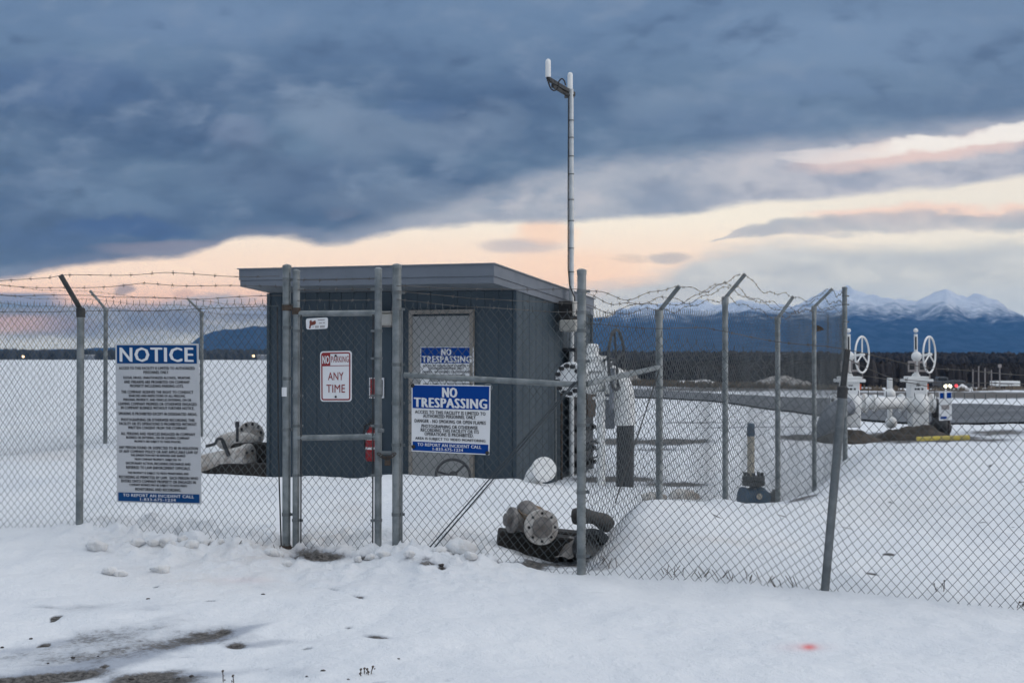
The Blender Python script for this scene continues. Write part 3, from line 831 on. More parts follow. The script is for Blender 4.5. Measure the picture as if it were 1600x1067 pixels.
# ------------------------------------------------------------------ fence parts
def chain_link(name, parent, fpt, s0, s1, ztop, zbot, m=None, pw=0.0615, ph=0.0718, r=0.0018, seed=0, wob=0.011, skip=None, spikes=True, sag=None):
    """woven zigzag wires between lengths s0..s1 along the fence; fpt(s) gives (x, y) and its unit tangent"""
    V, Fc = [], []
    step = pw / 2
    n = int((s1 - s0) / step)
    half = pw / 4
    rr = np.random.RandomState(seed)
    off = 0
    for i in range(n + 1):
        sc = s0 + i * step
        zt, zb = ztop(sc), zbot(sc)
        K = int((zt - zb) / (ph / 2)) + 1
        k = np.arange(K)
        par = (k + i) % 2
        # wire i swings between the columns on its two sides so that neighbours meet
        s = sc + np.where(par == 0, -half, half)
        z = zt - k * ph / 2
        zz = z
        s = s + fbm(np.full(K, sc * 1.3) + 3, zz * 1.3, 3, seed + 5) * wob * 3 + fbm(np.full(K, sc * 7), zz * 7, 2, seed + 8) * wob
        zz = zz + fbm(np.full(K, sc * 1.1) + 9, zz * 1.6, 3, seed + 6) * wob * 2.5
        nn = np.where(par == 0, 0.0022, -0.0022) + fbm(s * 1.1, zz * 1.1, 2, seed + 7) * 0.045
        if sag is not None:
            s, zz = sag(s, zz, zt, zb)
        pts, tx, ty = fpt(s)
        nx, ny = -ty, tx
        c = np.stack([pts[0] + nx * nn, pts[1] + ny * nn, zz], 1)
        if spikes:
            pass
        offs = np.stack([np.stack([tx * r * 1.25, ty * r * 1.25, np.zeros(K)], 1), np.stack([nx * r, ny * r, np.zeros(K)], 1)], 0)
        ring = np.stack([c + offs[0], c + offs[1], c - offs[0], c - offs[1]], 1).reshape(-1, 3)
        V.append(ring)
        j = np.arange(K - 1)
        q = np.stack([np.stack([j * 4 + a, j * 4 + (a + 1) % 4, (j + 1) * 4 + (a + 1) % 4, (j + 1) * 4 + a], 1) for a in range(4)], 1).reshape(-1, 4) + off
        Fc.append(q); off += K * 4
        if spikes and i % 2 == 0:      # twisted barbs left standing at the top edge
            p0 = c[0]
            tip = p0 + np.array([tx[0] * .004 * rr.randn(), ty[0] * .004 * rr.randn(), 0.034 + .006 * rr.randn()])
            rg = np.concatenate([p0 + offs[:, 0] * 1.3, p0 - offs[:, 0] * 1.3, [tip]])
            rg = np.array([p0 + offs[0, 0] * 1.3, p0 + offs[1, 0] * 1.3, p0 - offs[0, 0] * 1.3, p0 - offs[1, 0] * 1.3,
                           tip + offs[0, 0], tip + offs[1, 0], tip - offs[0, 0], tip - offs[1, 0]])
            V.append(rg)
            Fc.append(np.array([[a, (a + 1) % 4, 4 + (a + 1) % 4, 4 + a] for a in range(4)]) + off); off += 8
    V = np.concatenate(V); Fc = np.concatenate(Fc)
    o = parent_world(parent)
    V = V - np.array(o)
    me = bpy.data.meshes.new(name)
    me.from_pydata(V.tolist(), [], Fc.tolist())
    me.materials.append(m or M['wire'])
    me.update()
    ob = bpy.data.objects.new(name, me); COL.objects.link(ob); ob.parent = parent
    return ob

def barbed(pts, parent, seed=0, sag=0.02, wave=0.012, r=0.0024, name='barbed_wire', m=None):
    rr = random.Random(seed)
    path = []
    for a, b in zip(pts[:-1], pts[1:]):
        a, b = Vector(a), Vector(b)
        L = (b - a).length; n = max(4, int(L / 0.06))
        for i in range(n):
            t = i / n
            p = a.lerp(b, t)
            s = L * 3.1
            p.z += -sag * 4 * t * (1 - t) * L / 2 + wave * (math.sin(s * t + seed) + .5 * math.sin(2.7 * s * t + seed * 2)) * min(1, 6 * t, 6 * (1 - t))
            path.append(p)
    path.append(Vector(pts[-1]))
    mb = MB(); mb.tube(path, r, 5, False)
    acc = 0.05
    for a, b in zip(path[:-1], path[1:]):
        acc += (b - a).length
        if acc > 0.125:
            acc = 0
            d = (b - a).normalized()
            for q in range(2):
                v = Vector((rr.uniform(-1, 1), rr.uniform(-1, 1), rr.uniform(-1, 1))); v = (v - d * v.dot(d)).normalized() * 0.017
                c = a + d * .008 * q
                mb.tube([c - v, c + v], 0.0016, 4, False)
            mb.tube([a - d * .007, a + d * .012], 0.0042, 5, False)
    return mb.build(name, m or M['barb'], parent)

def post(parent, foot, top, r, cap=True, bands=(), name='fence_post', m=None, arm=None, arm_m=None, dome=True):
    foot, top = Vector(foot), Vector(top)
    ax = (top - foot).normalized()
    mb = MB(); mb.tube([foot - ax * .25, top], r, 16)
    p = mb.build(name, m or M['galv'], parent)
    if cap:
        c = MB(); c.lathe(top - ax * .03, ax, [(0, r + .003), (.028, r + .004), (.036, r * .8), (.042, 0)], 16)
        c.build('post_cap', M['galv'], p)
    for b in bands:
        q = foot.lerp(top, b)
        t = MB(); t.lathe(q - ax * .012, ax, [(0, r + .0005), (0, r + .004), (.024, r + .004), (.024, r + .0005)], 16)
        t.box(q + Vector((r + .012, -.004, 0)), (.03, .008, .02))
        t.build('tension_band', M['galv_mid'], p)
    if arm is not None:
        tip = Vector(arm)
        a = MB()
        d = (tip - top).normalized(); sd = d.cross(Vector((0, 1, 0))).normalized(); nn = d.cross(sd)
        R = Matrix((sd, nn, d)).transposed()
        L = (tip - top).length
        a.bbox(top + d * L * .5, (.035, .028, L), .004, R)
        a.lathe(top - ax * .06, ax, [(0, r + .001), (0, r + .006), (.07, r + .006), (.08, r * .6), (.081, 0)], 16)
        a.build('barb_arm', arm_m or M['galv'], p)
    return p

def zline(pts):
    a = np.array(pts, float)
    return lambda s: float(np.interp(s, a[:, 0], a[:, 1]))

# front line parameter: s = X along the line scaled
CF = math.sqrt(1 + KF * KF)
def front_pt(s):
    s = np.asarray(s, float)
    x = s / CF; y = 9.07 - KF * x
    return (x, y), np.full(s.shape, 1 / CF), np.full(s.shape, -KF / CF)
def s_front(px):
    return (px - 800) / FPX * front_d(px) * CF
def z_at(px, py):
    return CZ + (HOR - py) / FPX * front_d(px)
def g_front(s):
    (x, y), _, _ = front_pt(np.array([s]))
    return gz(float(x[0]), float(y[0]))

FOOT = lambda px: Vector((F(px, 0).x, F(px, 0).y, gz(F(px, 0).x, F(px, 0).y)))

# --- left run of the front fence
fl = empty('chain_link_fence', FOOT(125), 'chain link fence run left of the gate that carries the tall notice sign', 'fence', 'chain link fence runs round the yard')
chain_link('chain_link_mesh', fl, front_pt, s_front(-260), s_front(438), zline([(s_front(-260), z_at(-260, 478)), (s_front(0), z_at(0, 479)), (s_front(125), z_at(125, 476)), (s_front(438), z_at(438, 475))]),
           lambda s: g_front(s) - 0.03, seed=1)
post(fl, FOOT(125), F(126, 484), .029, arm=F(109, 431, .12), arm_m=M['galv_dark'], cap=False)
post(fl, FOOT(448), F(448, 415), .031, bands=(.12, .42, .6, .78, .86, .95))
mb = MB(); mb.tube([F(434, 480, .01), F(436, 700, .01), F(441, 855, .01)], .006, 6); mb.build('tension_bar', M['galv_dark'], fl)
for k, ys in enumerate((((-260, 446), (0, 441), (110, 431), (270, 427), (446, 433)), ((-260, 448), (0, 445), (116, 450), (230, 443), (446, 448)), ((-260, 462), (0, 461), (150, 462), (290, 467), (446, 462)))):
    barbed([F(a, b, .10 if k == 0 else .05) for a, b in ys], fl, 3 + k, 0.01, 0.006)
barbed([F(-260, 487, .01), F(125, 486, .01), F(436, 478, .01)], fl, 9, .01, .004, .0022, 'tension_wire', M['wire'])

# --- middle run, right of the gate
fm = empty('chain_link_fence', FOOT(908), 'short chain link fence run between gate and tall corner post, carrying the no trespassing sign', 'fence', 'chain link fence runs round the yard')
chain_link('chain_link_mesh', fm, front_pt, s_front(633), s_front(902), zline([(s_front(633), z_at(633, 476)), (s_front(902), z_at(902, 492))]), lambda s: g_front(s) - .03, seed=2)
post(fm, FOOT(620), F(620, 414), .033, bands=(.1, .35, .5, .64, .84, .9))
post(fm, FOOT(908), F(909, 422), .031, bands=(.06, .27, .49, .70, .80, .86, .93))
mb = MB(); mb.tube([F(629, 484, .01), F(629, 862, .01)], .0065, 6); mb.build('tension_bar', M['galv_mid'], fm)
mb = MB(); mb.tube([F(632, 586), F(903, 601)], .021, 12); mb.build('brace_rail', M['galv'], fm)
for dx in (0, 8):
    mb = MB(); mb.tube([F(668 + dx, 860, .03), F(900 + dx * .4, 596, .03)], .0055, 6); mb.build('truss_rod', M['rod'], fm)
for k, (a, b) in enumerate(((447, 452), (455, 474), (468, 487))):
    barbed([F(622, a, .03), F(760, (a + b) / 2 + 3, .03), F(906, b, .03)], fm, 20 + k, .012, .005)

# --- the gate
gt = empty('pedestrian_gate', FOOT(530), 'narrow chain link walk gate in a galvanised pipe frame in front of the shed', 'gate')
for px, yt in ((463, 425), (591, 422)):
    mb = MB(); mb.tube([F(px, 866), F(px, yt)], .0265, 14)
    p = mb.build('gate_stile', M['galv'], gt)
    c = MB(); c.lathe(F(px, yt + 1), (0, 0, 1), [(0, .029), (.015, .029), (.024, .015), (.026, 0)], 14); c.build('stile_cap', M['galv'], p)
    for yy in (452, 517, 560, 618, 665, 742, 812):
        t = MB(); q = F(px, yy); t.lathe(q - Vector((0, 0, .01)), (0, 0, 1), [(0, .027), (0, .031), (.02, .031), (.02, .027)], 14)
        sgn = 1 if px < 500 else -1
        t.bbox(q + Vector((sgn * .037, -.012, 0)), (.035, .008, .018), .002); t.build('tension_band', M['galv_mid'], p)
for y0, y1 in ((490, 489), (684, 682), (864, 862)):
    mb = MB(); mb.tube([F(466, y0), F(589, y1)], .021 if y0 < 800 else .018, 12); mb.build('gate_rail', M['galv'], gt)
for px in (472, 584):
    mb = MB(); mb.tube([F(px, 492, .015), F(px, 864, .015)], .006, 6); mb.build('tension_bar', M['galv_dark'], gt)
chain_link('chain_link_mesh', gt, front_pt, s_front(474), s_front(583), zline([(-9, z_at(530, 482)), (9, z_at(530, 482))]), lambda s: z_at(530, 866), seed=3, wob=.002)
for k, y in enumerate((437, 453, 470)):
    barbed([F(464, y, .02), F(590, y - 1, .02)], gt, 30 + k, .008, .003)
for y in (481, 856):      # hinges to the left post
    h = MB(); q = F(455, y)
    h.lathe(F(448, y) - Vector((0, 0, .022)), (0, 0, 1), [(0, .032), (0, .038), (.044, .038), (.044, .032)], 14)
    h.bbox(q + Vector((0, -.01, 0)), (.055, .02, .03), .004)
    h.lathe(F(463, y + 4) - Vector((0, 0, .03)), (0, 0, 1), [(0, .027), (0, .034), (.05, .034), (.05, .027)], 14)
    h.build('hinge', M['rust'], gt)
h = MB(); q = F(604, 707)
h.bbox(q + Vector((.01, -.02, 0)), (.13, .02, .025), .004); h.bbox(F(594, 700, .03), (.03, .02, .10), .004)
h.build('gate_latch', M['galv_mid'], gt)
h = MB(); h.bbox(F(598, 672, .03), (.045, .016, .03), .004); h.build('clasp', M['galv_mid'], gt)
ch = MB()
for i in range(9):        # chain looped between stile and post
    a = F(596 + i * 3.0, 708 + 7 * math.sin(i / 8 * math.pi), .045)
    t = [a + Vector((.014 * math.cos(w), .004 * (i % 2) * math.sin(w), .009 * math.sin(w))) for w in np.linspace(0, 2 * math.pi, 9)]
    ch.tube(t, .003, 5, False)
ch.build('chain', M['rust'], gt)
pl = MB(); q = F(610, 722, .05); pl.bbox(q, (.045, .02, .04), .005); pl.tube([q + Vector((-.014, 0, .015)), q + Vector((-.014, 0, .045)), q + Vector((0, 0, .056)), q + Vector((.014, 0, .045)), q + Vector((.014, 0, .015))], .004, 6)
tag(pl.build('padlock', M['rust'], None, q), 'small rusty padlock hanging on the gate chain', 'padlock')

# --- side run going back
fs_ = empty('chain_link_fence', G(1133, 790), 'chain link fence run with leaning barb arms receding from the tall corner post', 'fence', 'chain link fence runs round the yard')
CS = math.sqrt(1 + KS * KS)
CX, CYd = F(908, 0).x, F(908, 0).y
def side_pt(s):
    s = np.asarray(s, float)
    return (CX + s * KS / CS, CYd + s / CS), np.full(s.shape, KS / CS), np.full(s.shape, 1 / CS)
def s_side(px):
    return (side_d(px) - CYd) * CS
def zg_side(s):
    (x, y), _, _ = side_pt(np.array([s])); return gz(float(x[0]), float(y[0]))
zs = [(s_side(p), CZ + (HOR - y) / FPX * side_d(p)) for p, y in ((915, 493), (1030, 489), (1133, 490), (1215, 492), (1272, 492), (1320, 491))]
chain_link('chain_link_mesh', fs_, side_pt, .04, s_side(1320), zline(zs), lambda s: zg_side(s) - .05, seed=4)
arms = []
for px, yt, tip, lean in ((1030, 487, (1062, 447), 0), (1133, 466, (1165, 428), 0), (1215, 498, (1240, 463), 2), (1272, 480, (1301, 451), 0)):
    q = G(px, 0); f = Vector((q.x, q.y, gz(q.x, q.y)))
    tp = G(px, yt)
    d = side_d(px)
    tipw = P(tip[0], tip[1], d - .12)
    post(fs_, f, tp, .029 if px != 1215 else .03, arm=tipw, cap=False, bands=(.3, .6) if px == 1030 else ())
    arms.append((tp, tipw))
q = G(1320, 0); post(fs_, (q.x, q.y, gz(q.x, q.y)), G(1320, 449), .036, bands=(.95, .9, .8))
for k, (fr, y0, y1) in enumerate(((.97, 453, 456), (.55, 475, 470), (.15, 488, 482))):
    pts = [F(909, y0, .03)] + [a.lerp(b, fr) for a, b in arms] + [G(1320, y1)]
    barbed(pts, fs_, 40 + k, .05, .03)
barbed([F(909, 456), arms[0][0] + Vector((0, 0, .05)), arms[1][0] + Vector((0, 0, .16)), arms[2][0] + Vector((0, 0, .1)), G(1320, 474)], fs_, 47, .03, .02)
mb = MB(); mb.tube([G(915, 600), G(1029, 574)], .021, 12); mb.build('brace_rail', M['galv'], fs_)
mb = MB(); mb.tube([G(957, 785, .02), G(1026, 580, .02)], .0055, 6); mb.build('truss_rod', M['galv_dark'], fs_)

# --- slack run on the right with its leaning post
fr = empty('chain_link_fence', FOOT(1288), 'low slack chain link fence run with a leaning post at the right end', 'fence', 'chain link fence runs round the yard')
chain_link('chain_link_mesh', fr, front_pt, s_front(914), s_front(1790),
           zline([(s_front(914), z_at(914, 497)), (s_front(1040), z_at(1040, 525)), (s_front(1175), z_at(1175, 556)), (s_front(1314), z_at(1314, 612)), (s_front(1340), z_at(1340, 618)), (s_front(1600), z_at(1600, 627)), (s_front(1790), z_at(1790, 634))]),
           lambda s: g_front(s) - .03, seed=6, wob=.008)
tp = F(1317, 607, .03)
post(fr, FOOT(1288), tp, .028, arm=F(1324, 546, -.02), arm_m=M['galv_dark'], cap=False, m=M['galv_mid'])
barbed([F(909, 505), F(1100, 512), F(1323, 546), F(1480, 577), F(1800, 588)], fr, 60, .01, .01)
barbed([F(1323, 560), F(1400, 592), F(1800, 606)], fr, 61, .01, .006)
barbed([F(1319, 580), F(1450, 604), F(1800, 616)], fr, 62, .01, .006)

# --- run along the back left of the yard
fb = empty('chain_link_fence', P(165, 690, 19.5), 'distant chain link fence run with two barb-armed posts behind the notice sign', 'fence', 'chain link fence runs round the yard')
B0 = Vector((P(165, 0, 19.5).x, 19.5)); B1 = Vector((P(315, 0, 21.8).x, 21.8)); BD = (B1 - B0).normalized()
def back_pt(s):
    s = np.asarray(s, float)
    return (B0.x + BD.x * s, B0.y + BD.y * s), np.full(s.shape, BD.x), np.full(s.shape, BD.y)
def zg_back(s):
    (x, y), _, _ = back_pt(np.array([s])); return gz(float(x[0]), float(y[0]))
chain_link('chain_link_mesh', fb, back_pt, -3.2, 6.5, lambda s: CZ + .70, lambda s: zg_back(s) - .04, seed=8)
barm = []
for px, d, yt, tip in ((165, 19.5, 483, (140, 454)), (315, 21.8, 489, (292, 466))):
    q = P(px, 0, d); tp = P(px, yt, d); tw = P(tip[0], tip[1], d - .1)
    post(fb, (q.x, q.y, gz(q.x, q.y)), tp, .032, arm=tw, cap=False); barm.append((tp, tw))
for k, f_ in enumerate((.95, .5, .1)):
    a, b = barm[0][0].lerp(barm[0][1], f_), barm[1][0].lerp(barm[1][1], f_)
    barbed([a + (a - b) * .9, a, b, b + (b - a) * 1.0], fb, 70 + k, .02, .01)

# ------------------------------------------------------------------ lettering and signs
_tc = {}
def glyphs(txt, bold):
    key = (txt, bold)
    if key in _tc: return _tc[key]
    cu = bpy.data.curves.new('t', 'FONT'); cu.body = txt; cu.resolution_u = 2; cu.space_character = 1.0 + bold * 1.6
    ob = bpy.data.objects.new('t', cu); COL.objects.link(ob)
    bpy.context.view_layer.update()
    me = bpy.data.meshes.new_from_object(ob)
    vs = np.array([v.co[:2] for v in me.vertices]); fs = [tuple(p.vertices) for p in me.polygons]
    bpy.data.objects.remove(ob); bpy.data.curves.remove(cu); bpy.data.meshes.remove(me)
    vs = vs - vs.min(0); w, h = vs.max(0); vs = vs / np.array([w, h])
    _tc[key] = (vs, fs, w / h)
    return _tc[key]

class Sign:
    def __init__(self, name, label, corners, base_mat, bow=0.0, th=.004, cat='sign', round_=0.0, bend=None):
        self.c = [Vector(c) for c in corners]          # tl, tr, br, bl
        mid = sum(self.c, Vector()) / 4
        self.n = ((self.c[1] - self.c[0]).cross(self.c[3] - self.c[0])).normalized()
        if self.n.y > 0: self.n = -self.n
        self.bow = bow; self.bend = bend
        self.root = empty(name, mid, label, cat)
        self.round = round_
        mb = MB()
        if round_:
            pts = []
            for (cu, cv, a0) in ((1 - round_, round_ * self.asp(), -90), (1 - round_, 1 - round_ * self.asp(), 0), (round_, 1 - round_ * self.asp(), 90), (round_, round_ * self.asp(), 180)):
                for k in range(6):
                    a = math.radians(a0 + k * 18)
                    pts.append((cu + round_ * math.cos(a), cv + round_ * self.asp() * math.sin(a)))
            f = [self.at(u, v, 0) for u, v in pts]; b = [self.at(u, v, -th) for u, v in pts]
            k = len(pts)
            mb.add(f, [tuple(range(k))]); mb.add(b, [tuple(range(k))[::-1]])
            mb.add(f + b, [(i, (i + 1) % k, k + (i + 1) % k, k + i) for i in range(k)])
        else:
            n = 12
            f = [self.at(i / n, j / n, 0) for j in range(n + 1) for i in range(n + 1)]
            b = [self.at(i / n, j / n, -th) for j in range(n + 1) for i in range(n + 1)]
            q = [(j * (n + 1) + i, j * (n + 1) + i + 1, (j + 1) * (n + 1) + i + 1, (j + 1) * (n + 1) + i) for j in range(n) for i in range(n)]
            mb.add(f, [x[::-1] for x in q], True); mb.add(b, q, True)
            ring = [i for i in range(n + 1)] + [j * (n + 1) + n for j in range(1, n + 1)] + [n * (n + 1) + i for i in range(n - 1, -1, -1)] + [j * (n + 1) for j in range(n - 1, 0, -1)]
            k = len(ring)
            mb.add([f[i] for i in ring] + [b[i] for i in ring], [(i, (i + 1) % k, k + (i + 1) % k, k + i) for i in range(k)])
        mb.build('panel', base_mat, self.root)
    def asp(self):
        return (self.c[1] - self.c[0]).length / (self.c[3] - self.c[0]).length
    def at(self, u, v, off):
        a = self.c[0].lerp(self.c[1], u); b = self.c[3].lerp(self.c[2], u)
        p = a.lerp(b, v)
        k = self.bow * (math.sin(math.pi * u) + .5 * math.sin(math.pi * v * 2.0 + 1))
        if self.bend: k += self.bend(u, v)
        return p + self.n * (off + k)
    def rect(self, mb, u0, v0, u1, v1, off=.0015, n=10):
        vs = [self.at(u0 + (u1 - u0) * i / n, v0 + (v1 - v0) * j / n, off) for j in range(n + 1) for i in range(n + 1)]
        mb.add(vs, [(j * (n + 1) + i, (j + 1) * (n + 1) + i, (j + 1) * (n + 1) + i + 1, j * (n + 1) + i + 1) for j in range(n) for i in range(n)], True)
    def text(self, mb, txt, u0, u1, v0, v1, bold=.02, off=.003, nat=None):
        """capitals of height v0..v1; nat = width factor with the natural aspect (else stretched to u0..u1)"""
        vs, fs, asp = glyphs(txt, bold)
        if nat is not None:
            w = (v1 - v0) * asp * nat / self.asp()
            w = min(w, u1 - u0)
            um = (u0 + u1) / 2; u0, u1 = um - w / 2, um + w / 2
        # heavy strokes: the outline struck three times, each a hair in front of the last
        du = bold * .85 * (v1 - v0) / self.asp(); dv = bold * .15 * (v1 - v0)
        u0, u1 = u0 + du, u1 - du
        for k, (a, b) in enumerate(((0, 0), (-du, -dv), (du, dv))):
            if k and bold < .015: break
            mb.add([self.at(u0 + a + (u1 - u0) * x, v1 + b - (v1 - v0) * y, off + .0003 * k) for x, y in vs], fs)

# the tall notice
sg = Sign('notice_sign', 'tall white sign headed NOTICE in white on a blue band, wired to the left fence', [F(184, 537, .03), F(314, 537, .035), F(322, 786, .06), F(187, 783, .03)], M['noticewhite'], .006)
hb, fb_, wl, bl = MB(), MB(), MB(), MB()
sg.rect(hb, .02, .01, .98, .125); sg.rect(fb_, .02, .938, .98, .992)
sg.text(wl, 'NOTICE', .055, .945, .024, .114, .055)
lines = [("ACCESS TO THIS FACILITY IS LIMITED TO AUTHORIZED", .145), ("PERSONNEL ONLY.", .171),
         ("ILLEGAL DRUGS, UNAUTHORIZED ALCOHOL, WEAPONS", .206), ("AND FIREARMS ARE PROHIBITED ON COMPANY", .232), ("PROPERTY INCLUDING PARKING LOTS.", .257),
         ("THE COMPANY RESERVES THE RIGHT TO CONDUCT", .295), ("SEARCHES AND INSPECTIONS OF ALL PERSONS,", .320), ("PERSONAL PROPERTY, AND VEHICLES ENTERING, ON OR", .345), ("LEAVING COMPANY PREMISES OR OTHERWISE ENGAGED", .370), ("IN COMPANY BUSINESS WITHOUT FURTHER NOTICE.", .395),
         ("SMOKING IS PROHIBITED EXCEPT IN DESIGNATED AREAS.", .432),
         ("PHOTOGRAPHING OR OTHERWISE RECORDING THIS", .470), ("FACILITY OR ITS OPERATIONS IS PROHIBITED WITHOUT", .495), ("WRITTEN CONSENT FROM THE COMPANY.", .520),
         ("ALL PERSONS AND VEHICLES ENGAGED IN COMPANY", .558), ("BUSINESS OR ENTERING, ON OR LEAVING COMPANY", .583), ("PROPERTY ARE SUBJECT TO THESE POLICIES.", .608),
         ("ANY PERSON FOUND OR SUSPECTED TO BE IN VIOLATION", .645), ("OF ANY COMPANY POLICY OR ANY APPLICABLE LAW OF", .670), ("THIS JURISDICTION MAY BE REMOVED AND BARRED", .695), ("FROM COMPANY PROPERTY, SUBJECTED TO", .720), ("DISCIPLINARY ACTION, INCLUDING DISCHARGE AND", .745), ("REFERRED TO LAW ENFORCEMENT OFFICIALS.", .770),
         ("THIS PROPERTY IS SUBJECT TO VIDEO MONITORING AND", .806), ("RECORDING AS PERMITTED BY LAW.  EACH PERSON WHO", .831), ("ENTERS ONTO COMPANY PROPERTY OR ENGAGES IN", .856), ("COMPANY BUSINESS MAY BE SUBJECT TO SUCH VIDEO", .881), ("MONITORING AND RECORDING.", .906)]
for t_, v in lines:
    sg.text(bl, t_, .03, .97, v, v + .0182, .052, nat=.78)
fl_ = MB(); sg.text(fl_, 'TO REPORT AN INCIDENT CALL', .08, .92, .944, .963, .045); sg.text(fl_, '1-833-675-1234', .29, .71, .969, .986, .045)
fl_.build('footer_lettering', M['whiteink'], sg.root)
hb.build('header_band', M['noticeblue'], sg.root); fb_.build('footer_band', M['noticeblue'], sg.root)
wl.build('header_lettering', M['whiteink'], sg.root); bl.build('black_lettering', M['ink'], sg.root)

def no_trespass(corners, label, bow, dark=True):
    s = Sign('no_trespassing_sign', label, corners, M['signwhite'], bow)
    hb, fb_, wl, bl = MB(), MB(), MB(), MB()
    s.rect(hb, .014, .014, .986, .355); s.rect(fb_, .014, .852, .986, .985)
    s.text(wl, 'NO', .395, .59, .04, .185, .085); s.text(wl, 'TRESPASSING', .03, .965, .197, .338, .085)
    for t_, u0, u1, v in (("ACCESS TO THIS FACILITY IS LIMITED TO", .045, .945, .385), ("AUTHORIZED PERSONNEL ONLY.", .15, .83, .443), ("DANGER - NO SMOKING OR OPEN FLAMES", .04, .95, .517),
                          ("PHOTOGRAPHING OR OTHERWISE", .13, .85, .592), ("RECORDING THIS FACILITY OR ITS", .12, .865, .650), ("OPERATIONS IS PROHIBITED.", .17, .80, .707), ("AREA IS SUBJECT TO VIDEO MONITORING", .05, .95, .782)):
        s.text(bl, t_, u0, u1, v, v + .050, .046)
    fl_ = MB(); s.text(fl_, 'TO REPORT AN INCIDENT CALL', .08, .90, .868, .914, .045); s.text(fl_, '1-833-675-1234', .28, .67, .928, .970, .045); fl_.build('footer_lettering', M['whiteink'], s.root)
    hb.build('header_band', M['signblue'], s.root); fb_.build('footer_band', M['signblue'], s.root)
    wl.build('header_lettering', M['whiteink'], s.root); bl.build('black_lettering', M['ink'], s.root)
    return s
s = no_trespass([F(646, 600, .035), F(769, 602, .035), F(767, 710, .035), F(646, 704, .035)], 'blue and white NO TRESPASSING sign wired to the fence below the brace rail', .003)
for u, v in ((.02, .02), (.98, .97), (.03, .93)):
    tb = MB(); tb.ball(s.at(u, v, .006), .014, 8, 6, (1, .5, 1), .2, seed=3); tb.build('tie_knot', M['black'], s.root)
tb = MB(); c = s.at(.97, .03, .004)
tb.tube([c + Vector((.03 * math.cos(a), 0, .026 * math.sin(a))) for a in np.linspace(-.9, 2.6, 10)], .004, 6); tb.build('tie_wire', M['galv'], s.root)

# no parking sign on the gate
s = Sign('no_parking_sign', 'small white NO PARKING ANY TIME sign with a red border on the gate', [F(503, 549, .03), F(552, 548, .03), F(552, 627, .03), F(503.5, 627, .03)], M['signwhite'], 0, round_=.09)
rd = MB()
def frame(mb, s, u0, v0, u1, v1, w):
    a = s.asp()
    rr_ = .075
    pts = []
    for inner in (0, 1):
        q = w * inner
        U0, U1, V0, V1 = u0 + q, u1 - q, v0 + q * a, v1 - q * a
        r_ = rr_ - q
        ring = []
        for (cu, cv, a0) in ((U1 - r_, V0 + r_ * a, -90), (U1 - r_, V1 - r_ * a, 0), (U0 + r_, V1 - r_ * a, 90), (U0 + r_, V0 + r_ * a, 180)):
            for k in range(6):
                t = math.radians(a0 + k * 18); ring.append(s.at(cu + r_ * math.cos(t), cv + r_ * a * math.sin(t), .0016))
        pts.append(ring)
    k = len(pts[0])
    mb.add(pts[0] + pts[1], [(i, (i + 1) % k, k + (i + 1) % k, k + i) for i in range(k)])
frame(rd, s, .035, .025, .965, .975, .04)
s.rect(rd, .075, .285, .925, .297)
s.rect(rd, .06, .045, .325, .285, .0017)
s.text(rd, 'PARKING', .355, .915, .10, .225, .012); s.text(rd, 'ANY', .25, .75, .42, .575, .012); s.text(rd, 'TIME', .20, .80, .665, .82, .008)
rd.build('red_print', M['red'], s.root)
wl = MB(); s.text(wl, 'NO', .075, .305, .09, .25, .03, .0035); wl.build('white_lettering', M['whiteink'], s.root)
for v in (.09, .905):
    bt = MB(); bt.lathe(s.at(.5, v, .001), s.n, [(0, .008), (.005, .008), (.007, .0)], 8); bt.build('bolt', M['bolt'], s.root)

# small contractor plate
s = Sign('small_plate_sign', 'tiny white plate with a brown emblem hung high on the gate', [F(480, 498, .025), F(514.5, 496, .025), F(514, 513.5, .025), F(481, 515, .025)], M['signwhite'], 0, .003, round_=.09)
bw = MB()
def poly(mb, s, pts, off=.0016):
    mb.add([s.at(u, v, off) for u, v in pts], [tuple(range(len(pts)))])
poly(bw, s, [(.17, .25), (.25, .13), (.28, .28), (.24, .60), (.20, .92), (.13, .90), (.17, .55)])
poly(bw, s, [(.22, .38), (.33, .28), (.44, .20), (.47, .45), (.42, .58), (.34, .62), (.22, .66)], .0019)
bw.build('emblem', M['brown'], s.root)
gr = MB()
for (u0, u1, v0, v1) in ((.55, .86, .16, .24), (.60, .74, .44, .52), (.78, .88, .42, .50), (.30, .37, .76, .80)):
    s.rect(gr, u0, v0, u1, v1, .0016, 2)
for i in range(8):
    if i != 3: s.rect(gr, .43 + i * .056, .70, .43 + i * .056 + .040, .90, .0016, 2)
gr.build('print', M['greyink'], s.root)

# white tag on the left gate post
mb = MB(); c = F(447, 612)
R_ = .0335
vs = []
for z in (-.034, .034):
    for k in range(9):
        a = math.radians(-150 + 120 * k / 8); vs.append(c + Vector((math.cos(a) * R_, math.sin(a) * R_, z)))
mb.add(vs, [(k, k + 1, 9 + k + 1, 9 + k) for k in range(8)], True)
vs2 = [v + (Vector((c.x, c.y, v.z)) - v).normalized() * .0012 for v in vs]
mb.add(vs2, [(k, 9 + k, 9 + k + 1, k + 1) for k in range(8)], True)
tag(mb.build('post_tag', M['signwhite'], None, c), 'blank white tag stuck round the left gate post', 'tag')

